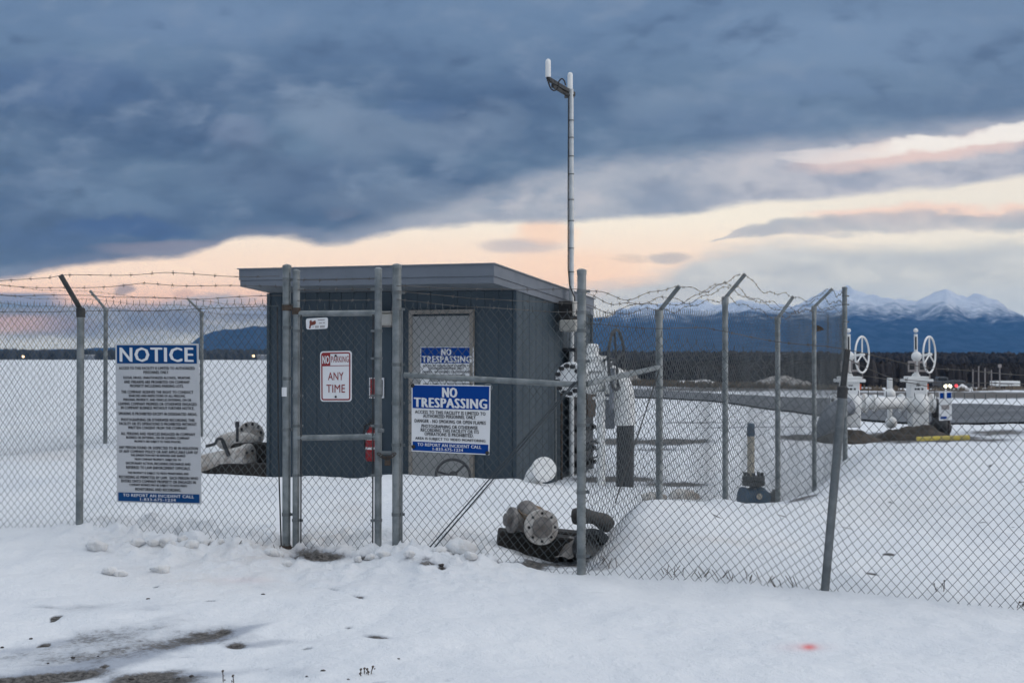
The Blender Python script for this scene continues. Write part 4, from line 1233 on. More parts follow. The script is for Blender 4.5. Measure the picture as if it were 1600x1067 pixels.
# ------------------------------------------------------------------ shed
TH = math.radians(26)
O = Vector((0.0415, 16.6, 0)); LV = Vector((-math.cos(TH), math.sin(TH), 0)); DV = Vector((math.sin(TH), math.cos(TH), 0)); ZV = Vector((0, 0, 1))
W_, L_ = 3.894, 2.534
SB = -0.45
def SH(l, d, z): return O + LV * l + DV * d + ZV * z     # l: to the left along the front, d: backwards
RS = Matrix((LV, DV, ZV)).transposed()
def roofz(l, d): return 2.67 + 0.045 * l / W_ - 0.0945 * (d + .66)
shed = empty('equipment_shed', SH(W_ / 2, L_ / 2, 0), 'slate blue equipment shed with a flat overhanging roof behind the gate', 'shed')
def siding(l0, l1, d0, d1, name, cw, groove=.008):
    mb = MB()
    a, b = SH(l0, d0, 0), SH(l1, d1, 0)
    L = (b - a).length; t = (b - a).normalized(); n_ = t.cross(ZV)
    R = Matrix((t, n_, ZV)).transposed()
    k = int(L / cw) + 1
    for i in range(k):
        x0 = i * cw; x1 = min(L, x0 + cw - groove)
        if x1 - x0 < .01: continue
        mid = (x0 + x1) / 2
        f = mid / L
        top = roofz(l0 + (l1 - l0) * f, d0 + (d1 - d0) * f) - .235
        mb.bbox(a + t * mid + ZV * ((SB + top) / 2), (x1 - x0, .02, top - SB), .003, R)
    top = min(roofz(l0, d0), roofz(l1, d1)) - .245
    mb.box(a + t * (L / 2) - n_ * 0 + ZV * ((SB + top) / 2), (L - .002, .008, top - SB), R)
    return mb.build(name, M['siding'], shed)
siding(W_ - .005, .005, 0, 0, 'front_wall', .2032)
siding(0, 0, .012, L_, 'side_wall', .2032)
siding(W_, W_, .012, L_, 'side_wall', .2032)
siding(W_ - .005, .005, L_, L_, 'back_wall', .2032)
# corner trims
for l, d in ((-.012, -.012), (W_ + .012, -.012), (-.012, L_ + .01), (W_ + .012, L_ + .01)):
    top = roofz(l, d) - .24
    mb = MB(); mb.bbox(SH(l, d, (SB + top) / 2), (.05, .05, top - SB), .004, RS)
    mb.build('corner_trim', M['siding'], shed)
# roof slab, soffit and stepped fascia
a_, bR_, bL_, bk_ = .687, .04, .02, .06
def slab(mb, l0, l1, d0, d1, zt, zb):
    q = [(l0, d0), (l1, d0), (l1, d1), (l0, d1)]
    vs = [SH(l, d, roofz(l, d) + zb) for l, d in q] + [SH(l, d, roofz(l, d) + zt) for l, d in q]
    mb.add(vs, [(0, 1, 2, 3), (7, 6, 5, 4), (0, 4, 5, 1), (1, 5, 6, 2), (2, 6, 7, 3), (3, 7, 4, 0)])
mb = MB(); slab(mb, -bR_ + .02, W_ + bL_ - .02, -a_ + .02, L_ + bk_ - .02, -.004, -.232); mb.build('soffit', M['soffit'], shed)
mb = MB(); slab(mb, -bR_ - .02, W_ + bL_ + .02, -a_ - .02, L_ + bk_ + .02, .012, -.002); mb.build('roof', M['roofing'], shed)
mb = MB()
for (z0, z1, ex) in ((-.002, -.150, .0), (-.153, -.236, -.012)):
    w = .022
    for (l0, l1, d0, d1) in ((-bR_ - ex, W_ + bL_ + ex, -a_ - ex, -a_ - ex + w), (-bR_ - ex, W_ + bL_ + ex, L_ + bk_ + ex - w, L_ + bk_ + ex),
                             (-bR_ - ex, -bR_ - ex + w, -a_ - ex + w, L_ + bk_ + ex - w), (W_ + bL_ + ex - w, W_ + bL_ + ex, -a_ - ex + w, L_ + bk_ + ex - w)):
        slab(mb, l0, l1, d0, d1, z0, z1)
mb.build('fascia', M['fascia'], shed)
# door
def l_of(px, d=0):
    u = (px - 800) / FPX
    # X = ox - cos*l + sin*d ; D = oy + sin*l + cos*d
    ox, oy = O.x + math.sin(TH) * d, O.y + math.cos(TH) * d
    return (ox - u * oy) / (math.cos(TH) + u * math.sin(TH))
def SW(px, py, d=-.03):
    l = l_of(px, d); p = SH(l, d, 0); p.z = CZ + (HOR - py) / FPX * p.y; return p
dl0, dl1 = l_of(642), l_of(742)
dtop = SW(690, 490).z; dbot = -.25
dm, dw = (dl0 + dl1) / 2, abs(dl0 - dl1)
mb = MB(); mb.bbox(SH(dm, -.032, (dtop + dbot) / 2), (dw - .10, .035, dtop - dbot - .06), .004, RS)
door = mb.build('door', M['door'], shed)
mb = MB()
for l in (dl0 - .025, dl1 + .025):
    mb.bbox(SH(l, -.030, (dtop + dbot) / 2), (.055, .06, dtop - dbot), .004, RS)
mb.bbox(SH(dm, -.030, dtop + .025), (dw + .005, .06, .055), .004, RS); mb.build('door_frame', M['jamb'], door)
hd = MB(); q = SH(dl1 + .13, -.05, .75); hd.lathe(q, -DV, [(0, .03), (.012, .03), (.014, .012), (.05, .012), (.055, .028), (.075, .026), (.08, 0)], 14); hd.build('handle', M['galv'], door)
# wall lamp under the eave
lt = MB(); q = SW(604, 499, -.09); lt.bbox(q, (.22, .15, .17), .02, RS); lt.bbox(q + ZV * .10 + DV * -.02, (.26, .2, .02), .006, RS)
wlmp = lt.build('wall_light', M['beige'], None, q); tag(wlmp, 'unlit beige wall light under the shed eave beside the door', 'light')
gl = MB(); gl.bbox(q - ZV * .09 - DV * .01, (.17, .11, .03), .01, RS); gl.build('lens', M['grimy'], wlmp)

# door sign
s = no_trespass([SW(657, 542, -.058), SW(740, 542, -.058), SW(740, 614, -.058), SW(657, 614, -.058)], 'NO TRESPASSING sign on the grey shed door, half hidden behind the fence rail', 0)
# fire extinguisher and its sign
q = SW(580, 690, -.11)
ex = empty('fire_extinguisher', q, 'red fire extinguisher hung on the shed wall behind the gate latch', 'extinguisher')
mb = MB(); mb.lathe(q - ZV * .26, ZV, [(0, 0), (0, .06), (.02, .075), (.36, .075), (.41, .055), (.44, .026), (.47, .026), (.47, 0)], 20); mb.build('cylinder', M['extred'], ex)
mb = MB(); mb.lathe(q + ZV * .21, ZV, [(0, .028), (.05, .028), (.05, 0)], 12); mb.bbox(q + ZV * .27 - LV * .05, (.14, .025, .018), .004, RS); mb.bbox(q + ZV * .30 - LV * .05, (.15, .025, .014), .004, RS); mb.build('valve_head', M['black'], ex)
mb = MB(); mb.tube([q + ZV * .24 + LV * .03, q + ZV * .22 + LV * .10, q + ZV * .10 + LV * .12, q - ZV * .05 + LV * .10, q - ZV * .14 + LV * .085], .013, 8); mb.build('hose', M['black'], ex)
mb = MB(); mb.lathe(q + ZV * .03, ZV, [(0, .0755), (0, .077), (.09, .077), (.09, .0755)], 20); mb.lathe(q - ZV * .10, ZV, [(0, .0755), (0, .077), (.03, .077), (.03, .0755)], 20); mb.build('label_band', M['signwhite'], ex)
s = Sign('wall_sign', 'narrow red and white sign on the shed wall above the fire extinguisher', [SW(577, 590), SW(600, 590), SW(600, 622), SW(577, 622)], M['signwhite'])
mb = MB(); s.rect(mb, .06, .05, .42, .95); mb.build('red_print', M['red'], s.root)
mb = MB(); s.rect(mb, .50, .06, .62, .20); s.rect(mb, .50, .80, .62, .94); s.rect(mb, .78, .1, .92, .9); mb.build('black_print', M['ink'], s.root)

# antenna mast beside the shed wall
md = 1.54
mb_ = SH(-.13, md, 0); MX, MY = mb_.x, mb_.y
fm_ = lambda px, py, dd=0: P(px, py, MY + dd)
mast = empty('antenna_mast', (MX, MY, gz(MX, MY)), 'tall thin antenna mast rising beside the shed wall', 'mast')
zt = CZ + (HOR - 139) / FPX * MY
bx = MX
def mp(z): return Vector((bx, MY, z))
tz = lambda py: CZ + (HOR - py) / FPX * MY
mb = MB(); mb.tube([mp(-.5), mp(tz(300)), mp(zt)], [.036, .034, .030], 14); mb.build('pole', M['mast'], mast)
mb = MB()
for py in (188, 215, 244, 272, 312, 345, 388, 425):
    mb.lathe(mp(tz(py)) - ZV * .008, ZV, [(0, .035), (0, .039), (.016, .039), (.016, .035)], 12)
mb.build('cable_clip', M['galv_mid'], mast)
mb = MB(); pth = [mp(tz(150)) + Vector((-.04, -.02, 0)), mp(tz(300)) + Vector((-.046, -.02, 0)), mp(tz(420)) + Vector((-.046, -.02, 0)), mp(tz(445)) + Vector((-.03, -.045, 0)), mp(tz(465)) + Vector((.04, -.06, 0)), mp(tz(478)) + Vector((.05, -.05, 0))]
mb.tube(pth, .009, 8); mb.build('cable', M['black'], mast)
# cross arm: its left end nearer the camera, right end behind
cz = tz(135)
A0 = P(857, 123, MY - .45); A1 = P(897, 147, MY + .35)
mb = MB(); d = (A1 - A0); R = Matrix((d.normalized(), d.normalized().cross(ZV).normalized() * -1, d.normalized().cross(d.normalized().cross(ZV)).normalized() * -1)).transposed()
mb.bbox((A0 + A1) / 2, (d.length, .05, .06), .006, R); mb.bbox((A0 + A1) / 2 + Vector((-.02, -.01, -.05)), (d.length * .6, .04, .05), .006, R)
mb.bbox(P(890, 150, MY + .05), (.14, .14, .03), .006); mb.build('cross_arm', M['galv_dark'], mast)
for (px, y0, y1, dd) in ((856.5, 120, 91, -.45), (891, 141, 112, .28)):
    p0, p1 = P(px, y0, MY + dd), P(px, y1, MY + dd)
    mb = MB(); h = (p1 - p0).length; mb.lathe(p0, ZV, [(0, 0), (0, .034), (.02, .037), (h - .04, .037), (h - .015, .028), (h, .0)], 14)
    an = mb.build('antenna', M['white'], mast)
    mb = MB(); mb.lathe(p0 - ZV * .06, ZV, [(0, 0), (0, .016), (.03, .016), (.03, .026), (.058, .026), (.058, 0)], 10); mb.build('antenna_base', M['black'], an)
for pts in ([(856.5, 122), (857, 128), (861, 138), (867, 141), (872, 136), (873, 131)], [(872, 131), (874, 126), (878, 122.5), (882, 126), (884, 133)]):
    mb = MB(); q = [P(a, b, MY - .35) for a, b in pts]
    q2 = []
    for i in range(len(q) - 1):
        for k in range(5):
            t = k / 5; p0, p1, p2, p3 = q[max(i - 1, 0)], q[i], q[i + 1], q[min(i + 2, len(q) - 1)]
            q2.append(.5 * ((2 * p1) + (p2 - p0) * t + (2 * p0 - 5 * p1 + 4 * p2 - p3) * t * t + (3 * p1 - p0 - 3 * p2 + p3) * t ** 3))
    mb.tube(q2 + [q[-1]], .010, 8); mb.build('cable_loop', M['black'], mast)
# hooded box on the wall next to the mast
bxq = SH(-.24, md - .22, tz(494))
mb = MB()
mb.bbox(bxq + LV * .14 + ZV * .08 , (.06, .36, .34), .01, RS)
mb.build  # frame plate
hood = MB()
hood.bbox(bxq - ZV * .14 + LV * 0, (.26, .36, .16), .02, RS)
wb = hood.build('flood_light', M['beige'], None, bxq); tag(wb, 'beige hooded flood light fixed to the shed side wall by the mast', 'light')
hb = MB(); hb.bbox(bxq + ZV * .07 + LV * .06, (.18, .30, .26), .01, RS); hb.build('housing', M['black'], wb)
hb = MB(); hb.bbox(bxq + ZV * .09 - DV * .02 - LV * .10, (.04, .36, .20), .01, RS); hb.build('side_plate', M['beige'], wb)

# conduits and small panel on the rear part of the side wall
for k, (px, m, r) in enumerate(((876, 'rust', .016), (869, 'galv_mid', .014))):
    d_ = 1.35 - k * .2; q = SH(-.06, d_, 0); mb = MB()
    mb.tube([q + ZV * -.4, q + ZV * .35, q + ZV * 1.25], r, 8)
    ob = mb.build('conduit', M[m], None, q); tag(ob, ('rusty' if k == 0 else 'grey') + ' thin conduit running up the shed side wall below the flood light', 'conduit')
q = SH(-.10, 1.95, .55)
pnl = empty('equipment_rack', q, 'dark upright rack of clamps and pipe stubs against the shed side wall', 'rack')
mb = MB(); mb.bbox(q + ZV * .2, (.08, .75, 1.7), .01, RS); mb.bbox(q + ZV * 1.06 - LV * .02, (.2, .95, .05), .01, RS); mb.build('back_board', M['coating'], pnl)
mb = MB()
for z in (-.55, -.35, -.05, .25, .55):
    for dd in (-.28, .02, .24):
        mb.lathe(q + ZV * z + DV * dd - LV * .04, -LV, [(0, .05), (.05, .05), (.05, .03), (.09, .03), (.09, 0)], 10)
mb.build('clamp', M['bolt'], pnl)
mb = MB(); mb.bbox(q - LV * .09 + ZV * .35 + DV * .1, (.08, .3, .5), .01, RS); mb.build('brown_box', M['rust'], pnl)

# ------------------------------------------------------------------ valves and pipework
def bolts(mb, c, axis, R, n, r, h):
    a = Vector(axis).normalized(); nx = a.orthogonal().normalized(); ny = a.cross(nx)
    for k in range(n):
        w = 2 * math.pi * k / n
        p = Vector(c) + (nx * math.cos(w) + ny * math.sin(w)) * R
        mb.lathe(p, a, [(0, r), (h, r), (h, 0)], 6)
def wheel(mb, c, axis, R, r, spokes=3, hub=.04, a0=0.3):
    a = Vector(axis).normalized(); nx = a.orthogonal().normalized(); ny = a.cross(nx)
    c = Vector(c)
    rim = [c + (nx * math.cos(t) + ny * math.sin(t)) * R for t in np.linspace(0, 2 * math.pi, 37)]
    mb.tube(rim, r, 8, False)
    for k in range(spokes):
        t = a0 + 2 * math.pi * k / spokes
        mb.tube([c, c + (nx * math.cos(t) + ny * math.sin(t)) * R], r * .8, 6, False)
    mb.lathe(c - a * hub * .6, a, [(0, 0), (0, hub), (hub * 1.2, hub), (hub * 1.2, 0)], 12)
def spline(q, n=8):
    q = [Vector(p) for p in q]; out = []
    for i in range(len(q) - 1):
        for k in range(n):
            t = k / n; p0, p1, p2, p3 = q[max(i - 1, 0)], q[i], q[i + 1], q[min(i + 2, len(q) - 1)]
            out.append(.5 * ((2 * p1) + (p2 - p0) * t + (2 * p0 - 5 * p1 + 4 * p2 - p3) * t * t + (3 * p1 - p0 - 3 * p2 + p3) * t ** 3))
    return out + [q[-1]]

VD = 15.6
va = empty('valve_assembly', P(938, 752, VD), 'large white flanged valve with a black handwheel behind the corner post', 'valve')
fx = Vector((-.62, -.78, 0)).normalized()        # axis of the flange that faces the road
fc = P(892, 593, VD - .1)
mb = MB(); mb.lathe(fc, -fx, [(-.03, 0), (-.03, .20), (-.025, .212), (.025, .212), (.03, .205), (.03, .14)], 32)
mb.lathe(fc - fx * .045, -fx, [(0, .14), (0, .212), (.05, .212), (.05, .13), (.12, .12)], 32)
bfl = mb.build('blind_flange', M['white'], va)
mb = MB(); bolts(mb, fc + fx * .03, fx, .168, 12, .027, .05); mb.build('flange_bolts', M['bolt'], bfl)
bc = P(926, 592, VD + .05)
mb = MB(); mb.tube([fc - fx * .12, fc - fx * .35, bc + Vector((.1, .1, 0))], [.13, .16, .17], 20)
mb.ball(bc, .205, 20, 12, (1.0, .9, .92))
mb.lathe(bc, (0, 0, 1), [(.10, .20), (.22, .15), (.24, .17), (.28, .17), (.28, .10), (.30, .075), (.41, .075), (.43, .05), (.43, 0)], 20)
mb.build('valve_body', M['white'], va)
p0 = P(952, 583, VD); 
mb = MB(); mb.tube(spline([P(935, 588, VD), P(958, 588, VD), P(972, 606, VD), P(976, 640, VD), P(977, 664, VD)]), .128, 20)
mb.lathe(P(950, 588, VD), (1, 0, .0), [(-.04, .15), (-.04, .22), (.05, .22), (.05, .15)], 24); mb.build('elbow', M['white'], va)
mb = MB(); mb.tube([P(977, 661, VD), P(977, 700, VD), P(976, 790, VD)], .108, 20); mb.build('coated_riser', M['coating'], va)
mb = MB(); mb.tube([P(939, 612, VD - .1), P(939, 775, VD - .1)], .052, 14); mb.bbox(P(939, 622, VD - .1), (.2, .2, .03), .006); mb.build('support_leg', M['white'], va)
mb = MB(); wheel(mb, P(963, 562, VD - .25), (-.93, .33, .0), .36, .019, 4, .03, .5)
mb.tube([P(963, 562, VD - .25), P(935, 563, VD + .05)], .018, 8); mb.build('handwheel', M['coating'], va)
mb = MB(); mb.tube([P(957, 575, VD - .2), P(955, 640, VD - .2)], .03, 10); mb.bbox(P(952, 625, VD + .1), (.12, .1, .7), .01); mb.build('gear_shaft', M['greypipe'], va)
mb = MB(); wheel(mb, P(926, 702, VD - .15), (.3, -.95, 0), .10, .010, 3, .02); mb.tube([P(926, 702, VD - .15), P(915, 690, VD + .3)], .015, 8)
ob = mb.build('small_handwheel', M['coating'], va)

# handwheel sticking out of the snow by the door
q = P(708, 743, 14.6)
hw = empty('handwheel', q, 'dark handwheel half buried in snow in front of the shed door', 'handwheel')
mb = MB(); ax = Vector((.12, -.92, .38)).normalized(); wheel(mb, q, ax, .195, .017, 3, .05, 1.02); mb.build('rim', M['coating'], hw)
mb = MB(); mb.tube([q - ax * .03, q - ax * .3 - ZV * .2], .04, 10); mb.build('stem', M['coating'], hw)

# capped white pipe out of the drift
q = P(850, 733, 14.0)
cp = empty('capped_pipe', q, 'white capped pipe end poking out of the snow at the shed corner', 'pipe')
ax = Vector((.28, -.93, .22)).normalized()
mb = MB(); mb.tube(spline([q, q - ax * .12, q - ax * .25 + Vector((-.04, 0, -.08)), q - ax * .3 + Vector((-.08, .0, -.4))]), .105, 20, False)
mb.build('pipe_bend', M['white'], cp)
mb = MB(); mb.lathe(q - ax * .03, ax, [(0, .1), (0, .137), (.05, .137), (.05, .11), (.06, .11), (.062, 0)], 28); mb.build('cap', M['white'], cp)

# flanged pipe piece on timber
PD = 9.9
q = P(846, 823, PD)
sp_ = empty('flanged_pipe', q, 'scraped white flanged pipe piece lying on black timber inside the fence', 'pipe')
ax = Vector((.30, -.93, .08)).normalized()
mb = MB(); mb.lathe(q, -ax, [(-.022, 0), (-.022, .075), (-.014, .08), (-.014, .135), (.022, .137), (.026, .09)], 32); fl_ = mb.build('flange', M['dirtywhite'], sp_)
mb = MB(); mb.lathe(q + ax * .0235, ax, [(0, .082), (.002, .080), (.001, 0)], 28); mb.build('flange_face', M['grimy'], fl_)
mb = MB(); bolts(mb, q + ax * .012, ax, .107, 8, .012, .006); mb.build('bolt_hole', M['bolt'], fl_)
mb = MB(); mb.lathe(q, -ax, [(.02, .085), (.30, .085), (.30, .13), (.34, .13), (.34, .0)], 28)
mb.tube(spline([q - ax * .16 + ZV * .02, q - ax * .14 + ZV * .10 + Vector((-.05, 0, 0)), q - ax * .18 + ZV * .12 + Vector((-.06, .05, 0))]), .08, 18)
mb.build('body', M['grimy'], sp_)
mb = MB(); s2 = P(806, 812, PD + .1); ax2 = Vector((-.9, -.35, .1)).normalized(); mb.tube([q - ax * .2, s2 + ax2 * .02], .07, 16); mb.lathe(s2 + ax2 * .02, ax2, [(0, .1), (.03, .1), (.03, .05), (.07, .05), (.07, 0)], 20); mb.build('side_outlet', M['grimy'], sp_)
mb = MB(); mb.lathe(q - ax * .16 + Vector((-.03, 0, .07)), ZV + ax * .4, [(0, .085), (.03, .105), (.06, .105), (.062, .06), (.05, 0)], 20); mb.build('top_collar', M['ochre'], sp_)
for (px, py, sx, rot, lab) in ((838, 857, .63, .06, 'black creosoted timber under the flanged pipe, nearer the fence'), (858, 842, .60, .16, 'black creosoted timber under the flanged pipe, farther from the fence')):
    c = P(px, py, PD + (.26 if py > 850 else .5)); mb = MB()
    mb.bbox(c, (sx, .22, .25 if py > 850 else .17), .012, Matrix.Rotation(rot, 3, 'Z') @ Matrix.Rotation(.12, 3, 'Y'))
    tag(mb.build('timber_block', M['timber'], None, c), lab, 'timber', 'timbers under the flanged pipe')
# black pipe ring and a dark roll behind the corner post
c = P(925, 856, PD + .02)
ax3 = Vector((.18, -.97, .14)).normalized()
mb = MB(); mb.lathe(c, -ax3, [(.30, .118), (0, .118), (-.02, .124), (-.035, .152), (.02, .155), (.03, .12)], 28); mb.lathe(c, -ax3, [(-.035, .152), (-.03, .108), (.16, .10), (.17, 0)], 28)
tag(mb.build('pipe_ring', M['coating'], None, c), 'black round pipe end lying behind the foot of the tall corner post', 'pipe')
mb = MB(); mb.tube(spline([P(896, 806, PD + .22), P(918, 806, PD + .18), P(938, 812, PD + .16), P(953, 822, PD + .18)], 6), [.060 + .009 * math.sin(i * .55) for i in range(19)], 14)
tag(mb.build('tarp_roll', M['tarp'], None, P(925, 810, PD + .2)), 'dirty brown rolled tarp on top of the black pipe end behind the corner post', 'tarp')
mb = MB(); c = P(912, 842, PD + .25); n_ = 18
vs = []
for j in range(n_ + 1):
    for i in range(n_ + 1):
        u, v = i / n_ * 2 - 1, j / n_ * 2 - 1
        h_ = .16 * max(0, 1 - (u * u + v * v) * .8) + .07 * float(fbm(np.array([u * 2.2 + 4]), np.array([v * 2.2]), 3, 77)[0])
        vs.append(c + Vector((u * .24, v * .22, h_ - .14)))
mb.add(vs, [(j * (n_ + 1) + i, j * (n_ + 1) + i + 1, (j + 1) * (n_ + 1) + i + 1, (j + 1) * (n_ + 1) + i) for j in range(n_) for i in range(n_)], True)
tag(mb.build('crumpled_sheet', M['grimy'], None, c), 'crumpled grey sheet tucked between the flanged pipe and the black pipe end', 'sheet')

# white valves on timber left of the shed
q = P(372, 715, 18.6)
pv = empty('stored_valve', q, 'snowy white valve lying on dark timbers left of the shed', 'valve')
Q = lambda px, py, dd=0: P(px, py, 18.6 + dd)
mb = MB(); mb.tube([Q(318, 728), Q(350, 724), Q(388, 715)], [.17, .19, .19], 20)
mb.lathe(Q(388, 717), (.95, -.3, .1), [(-.05, .19), (-.05, .22), (.03, .23), (.05, .20), (.06, 0)], 24); mb.build('pipe_body', M['dirtywhite'], pv)
mb = MB(); mb.ball(Q(372, 690, .4), .22, 18, 12, (1.5, 1, .7)); mb.lathe(Q(392, 680, .5), (.2, -.95, .3), [(-.03, 0), (-.03, .2), (.05, .2), (.05, 0)], 22); mb.build('bonnet', M['dirtywhite'], pv)
mb = MB(); bolts(mb, Q(392, 678, .44), (.2, -.95, .3), .15, 10, .022, .04); bolts(mb, Q(393, 717, -.1), (.6, -.8, .1), .12, 8, .018, .03); mb.build('bolts', M['bolt'], pv)
mb = MB(); mb.tube([Q(371, 690), Q(371, 660)], .022, 8); mb.bbox(Q(371, 663), (.06, .05, .09), .01)
mb.tube(spline([Q(322, 697, -.2), Q(336, 693, -.2), Q(340, 686, -.2), Q(347, 686, -.2), Q(350, 693, -.2)]), .022, 8); mb.tube([Q(348, 688, -.2), Q(358, 712, -.2)], .03, 8); mb.build('fittings', M['coating'], pv)
for px, py, L, ro, lab in ((400, 707, .7, -.15, 'dark timber behind the stored valve beside the shed'), (365, 735, 1.25, -.12, 'dark timber under the stored valve left of the shed')):
    c = Q(px, py, .25 if py < 720 else -.1); mb = MB(); mb.bbox(c, (L, .22, .22 if py > 720 else .30), .01, Matrix.Rotation(ro, 3, 'Z'))
    tag(mb.build('timber_block', M['timber'], None, c), lab, 'timber')

# blue valve with tan stem
BD_ = 15.0
q = P(1183, 788, BD_)
bv = empty('blue_valve', q, 'blue valve with a tall tan stem beside the side fence', 'valve')
T = lambda px, py, dd=0: P(px, py, BD_ + dd)
mb = MB(); mb.tube([T(1173, 745), T(1173, 680)], .043, 16); mb.build('stem_tube', M['tan'], bv)
mb = MB(); mb.lathe(T(1173, 681), ZV, [(0, .048), (.14, .043), (.15, .03), (.15, 0)], 8); mb.build('operating_nut', M['blue'], bv)
mb = MB(); mb.lathe(T(1177, 758), ZV, [(0, 0), (0, .13), (.05, .135), (.06, .12), (.065, .135), (.11, .13), (.11, 0)], 24)
bolts(mb, T(1177, 742.5), ZV, .105, 10, .018, .035); mb.build('bonnet_flange', M['coating'], bv)
mb = MB(); mb.ball(T(1181, 778), .15, 18, 12, (1.08, 1, 1.0)); mb.lathe(T(1181, 778), (-1, -.3, 0), [(.1, .12), (.15, .12), (.15, .14), (.18, .14), (.18, 0)], 20); mb.lathe(T(1186, 775), (.2, -1, 0), [(.08, .09), (.15, .085), (.16, 0)], 16); mb.build('body', M['blue'], bv)
mb = MB(); mb.lathe(T(1199, 777), (1, -.2, 0), [(0, .06), (.05, .06), (.05, .10), (.09, .1), (.09, .05), (.13, .05), (.13, 0)], 16); mb.build('end_flange', M['coating'], bv)
mb = MB(); mb.lathe(T(1186, 775, -.16), (.2, -1, .0), [(0, .035), (.012, .035), (.012, 0)], 12); mb.build('brass_plate', M['tan'], bv)

# ---- the pair of large white gate valves in the far yard
def gate_valve(px, d, label):
    s_ = d / FPX
    base = P(px, 690, d); base.z = gz(base.x, base.y)
    g = empty('gate_valve', base, label, 'valve', 'white gate valves in the far yard')
    T = lambda dx, py, dd=0: P(px + dx, py, d + dd)
    mb = MB(); mb.ball(T(-2, 631), 19 * s_, 20, 12, (1.0, 1.0, 1.05)); mb.lathe(T(-2, 630), (1, 0, 0), [(-28 * s_, 9 * s_), (-28 * s_, 15 * s_), (-24 * s_, 15 * s_), (-24 * s_, 9 * s_), (20 * s_, 9 * s_), (20 * s_, 15 * s_), (24 * s_, 15 * s_), (24 * s_, 0)], 20)
    mb.bbox(T(-2, 652), (26 * s_, 24 * s_, 30 * s_), .02); mb.build('valve_body', M['white'], g)
    mb = MB(); mb.bbox(T(-4, 607), (27 * s_, 22 * s_, 28 * s_), .02)
    nb = mb.build('bonnet_box', M['white'], g)
    tx_ = MB()
    tx_.box(T(-5, 602) + Vector((0, -11.2 * s_, 0)), (7 * s_, .003, 1.6 * s_))
    for k, w in ((-9, 3), (-4.5, 4), (1.5, 3)):
        tx_.box(T(k, 607.5) + Vector((0, -11.2 * s_, 0)), (w * s_, .003, 3 * s_))
    tx_.build('stencil_marks', M['ink'], nb)
    mb = MB(); mb.bbox(T(-4, 594.5), (42 * s_, 34 * s_, 5 * s_), .01); mb.bbox(T(-4, 590), (33 * s_, 26 * s_, 4 * s_), .01); mb.ball(T(-5, 589), 7 * s_, 14, 8); mb.build('bonnet_flange', M['white'], g)
    for k in (-11, 5):
        mb = MB(); mb.bbox(T(k, 572.5, -.12), (13 * s_, .03, 17 * s_), .01); pl_ = mb.build('tag_plate', M['greyink'], g)
        mb = MB(); mb.box(T(k, 572.5, -.137), (8 * s_, .003, 10 * s_)); mb.build('plate_mark', M['ink'], pl_)
    mb = MB(); mb.ball(T(-4, 557), 8 * s_, 14, 10); mb.tube([T(-4, 586), T(-4, 560)], 3.5 * s_, 10); mb.tube([T(-4, 557), T(20, 553.5, -.2)], 2.0 * s_, 8); mb.build('gear_head', M['white'], g)
    mb = MB(); mb.tube([T(-5, 552), T(-5, 522)], 2.8 * s_, 10); st = mb.build('stem_cover', M['white'], g)
    mb = MB(); mb.ball(T(-5, 516.5), 3.6 * s_, 12, 8); mb.build('stem_ball', M['white'], st)
    mb = MB(); mb.box(T(-5, 536, -2.85 * s_), (2.6 * s_, .004, 20 * s_)); mb.build('stem_slot', M['ink'], st)
    mb = MB(); wheel(mb, T(16, 554, -.2), Vector((.80, -.60, 0)), 28 * s_, 1.5 * s_, 3, 3 * s_, .9); mb.build('handwheel', M['white'], g)
    mb = MB(); mb.tube([T(16, 581, -.2), T(17, 597, -.2)], .9 * s_, 5); mb.build('chain', M['greyink'], g)
    mb = MB(); mb.bbox(T(11.5, 604, -.05), (4 * s_, 9 * s_, 9 * s_), .005); mb.build('orange_tag', M['orange'], g)
    return g
gate_valve(1436, 26.6, 'large white gate valve on the right of the far pair, beside the blue-topped marker sign')
gate_valve(1331, 25.4, 'left one of the two large white gate valves, partly behind the tall end post')
Y = lambda px, py, d=26: P(px, py, d)
mb = MB(); mb.tube([Y(1337, 631), Y(1372, 630), Y(1412, 629, 26.6)], .125, 20, False); mb.lathe(Y(1364, 630), (1, 0, 0), [(0, .12), (0, .18), (.06, .18), (.06, .12)], 20)
tag(mb.build('connecting_pipe', M['white'], None, Y(1375, 633)), 'thick white pipe joining the two far gate valves', 'pipe')
mb = MB(); mb.tube([Y(1390, 600, 27.4), Y(1390, 662, 27.4)], .05, 10); mb.ball(Y(1390, 616, 27.4), .13, 10, 8); mb.ball(Y(1392, 660, 27.4), .13, 10, 8); mb.bbox(Y(1390, 598, 27.4), (.1, .1, .2), .01)
tag(mb.build('vent_pipe', M['white'], None, Y(1390, 640, 27.4)), 'slim white vent pipe between the two far gate valves', 'pipe')
mb = MB(); mb.tube(spline([Y(1289, 700, 25), Y(1290, 670, 25), Y(1302, 645, 25), Y(1325, 634, 25.2)]), .19, 20)
tag(mb.build('pipe_elbow', M['greypipe'], None, Y(1290, 690, 25)), 'big grey wrapped pipe elbow rising from the ground left of the far valves', 'pipe')
mb = MB(); mb.tube(spline([Y(1454, 628, 26.8), Y(1463, 634, 26.8), Y(1465, 650, 26.8), Y(1468, 690, 26.8)]), .13, 16)
mb.ball(Y(1470, 667, 26.6), .22, 12, 8, jit=.1)
tag(mb.build('pipe_elbow', M['coating'], None, Y(1466, 680, 26.8)), 'black coated pipe elbow dropping to the ground right of the far valves', 'pipe')
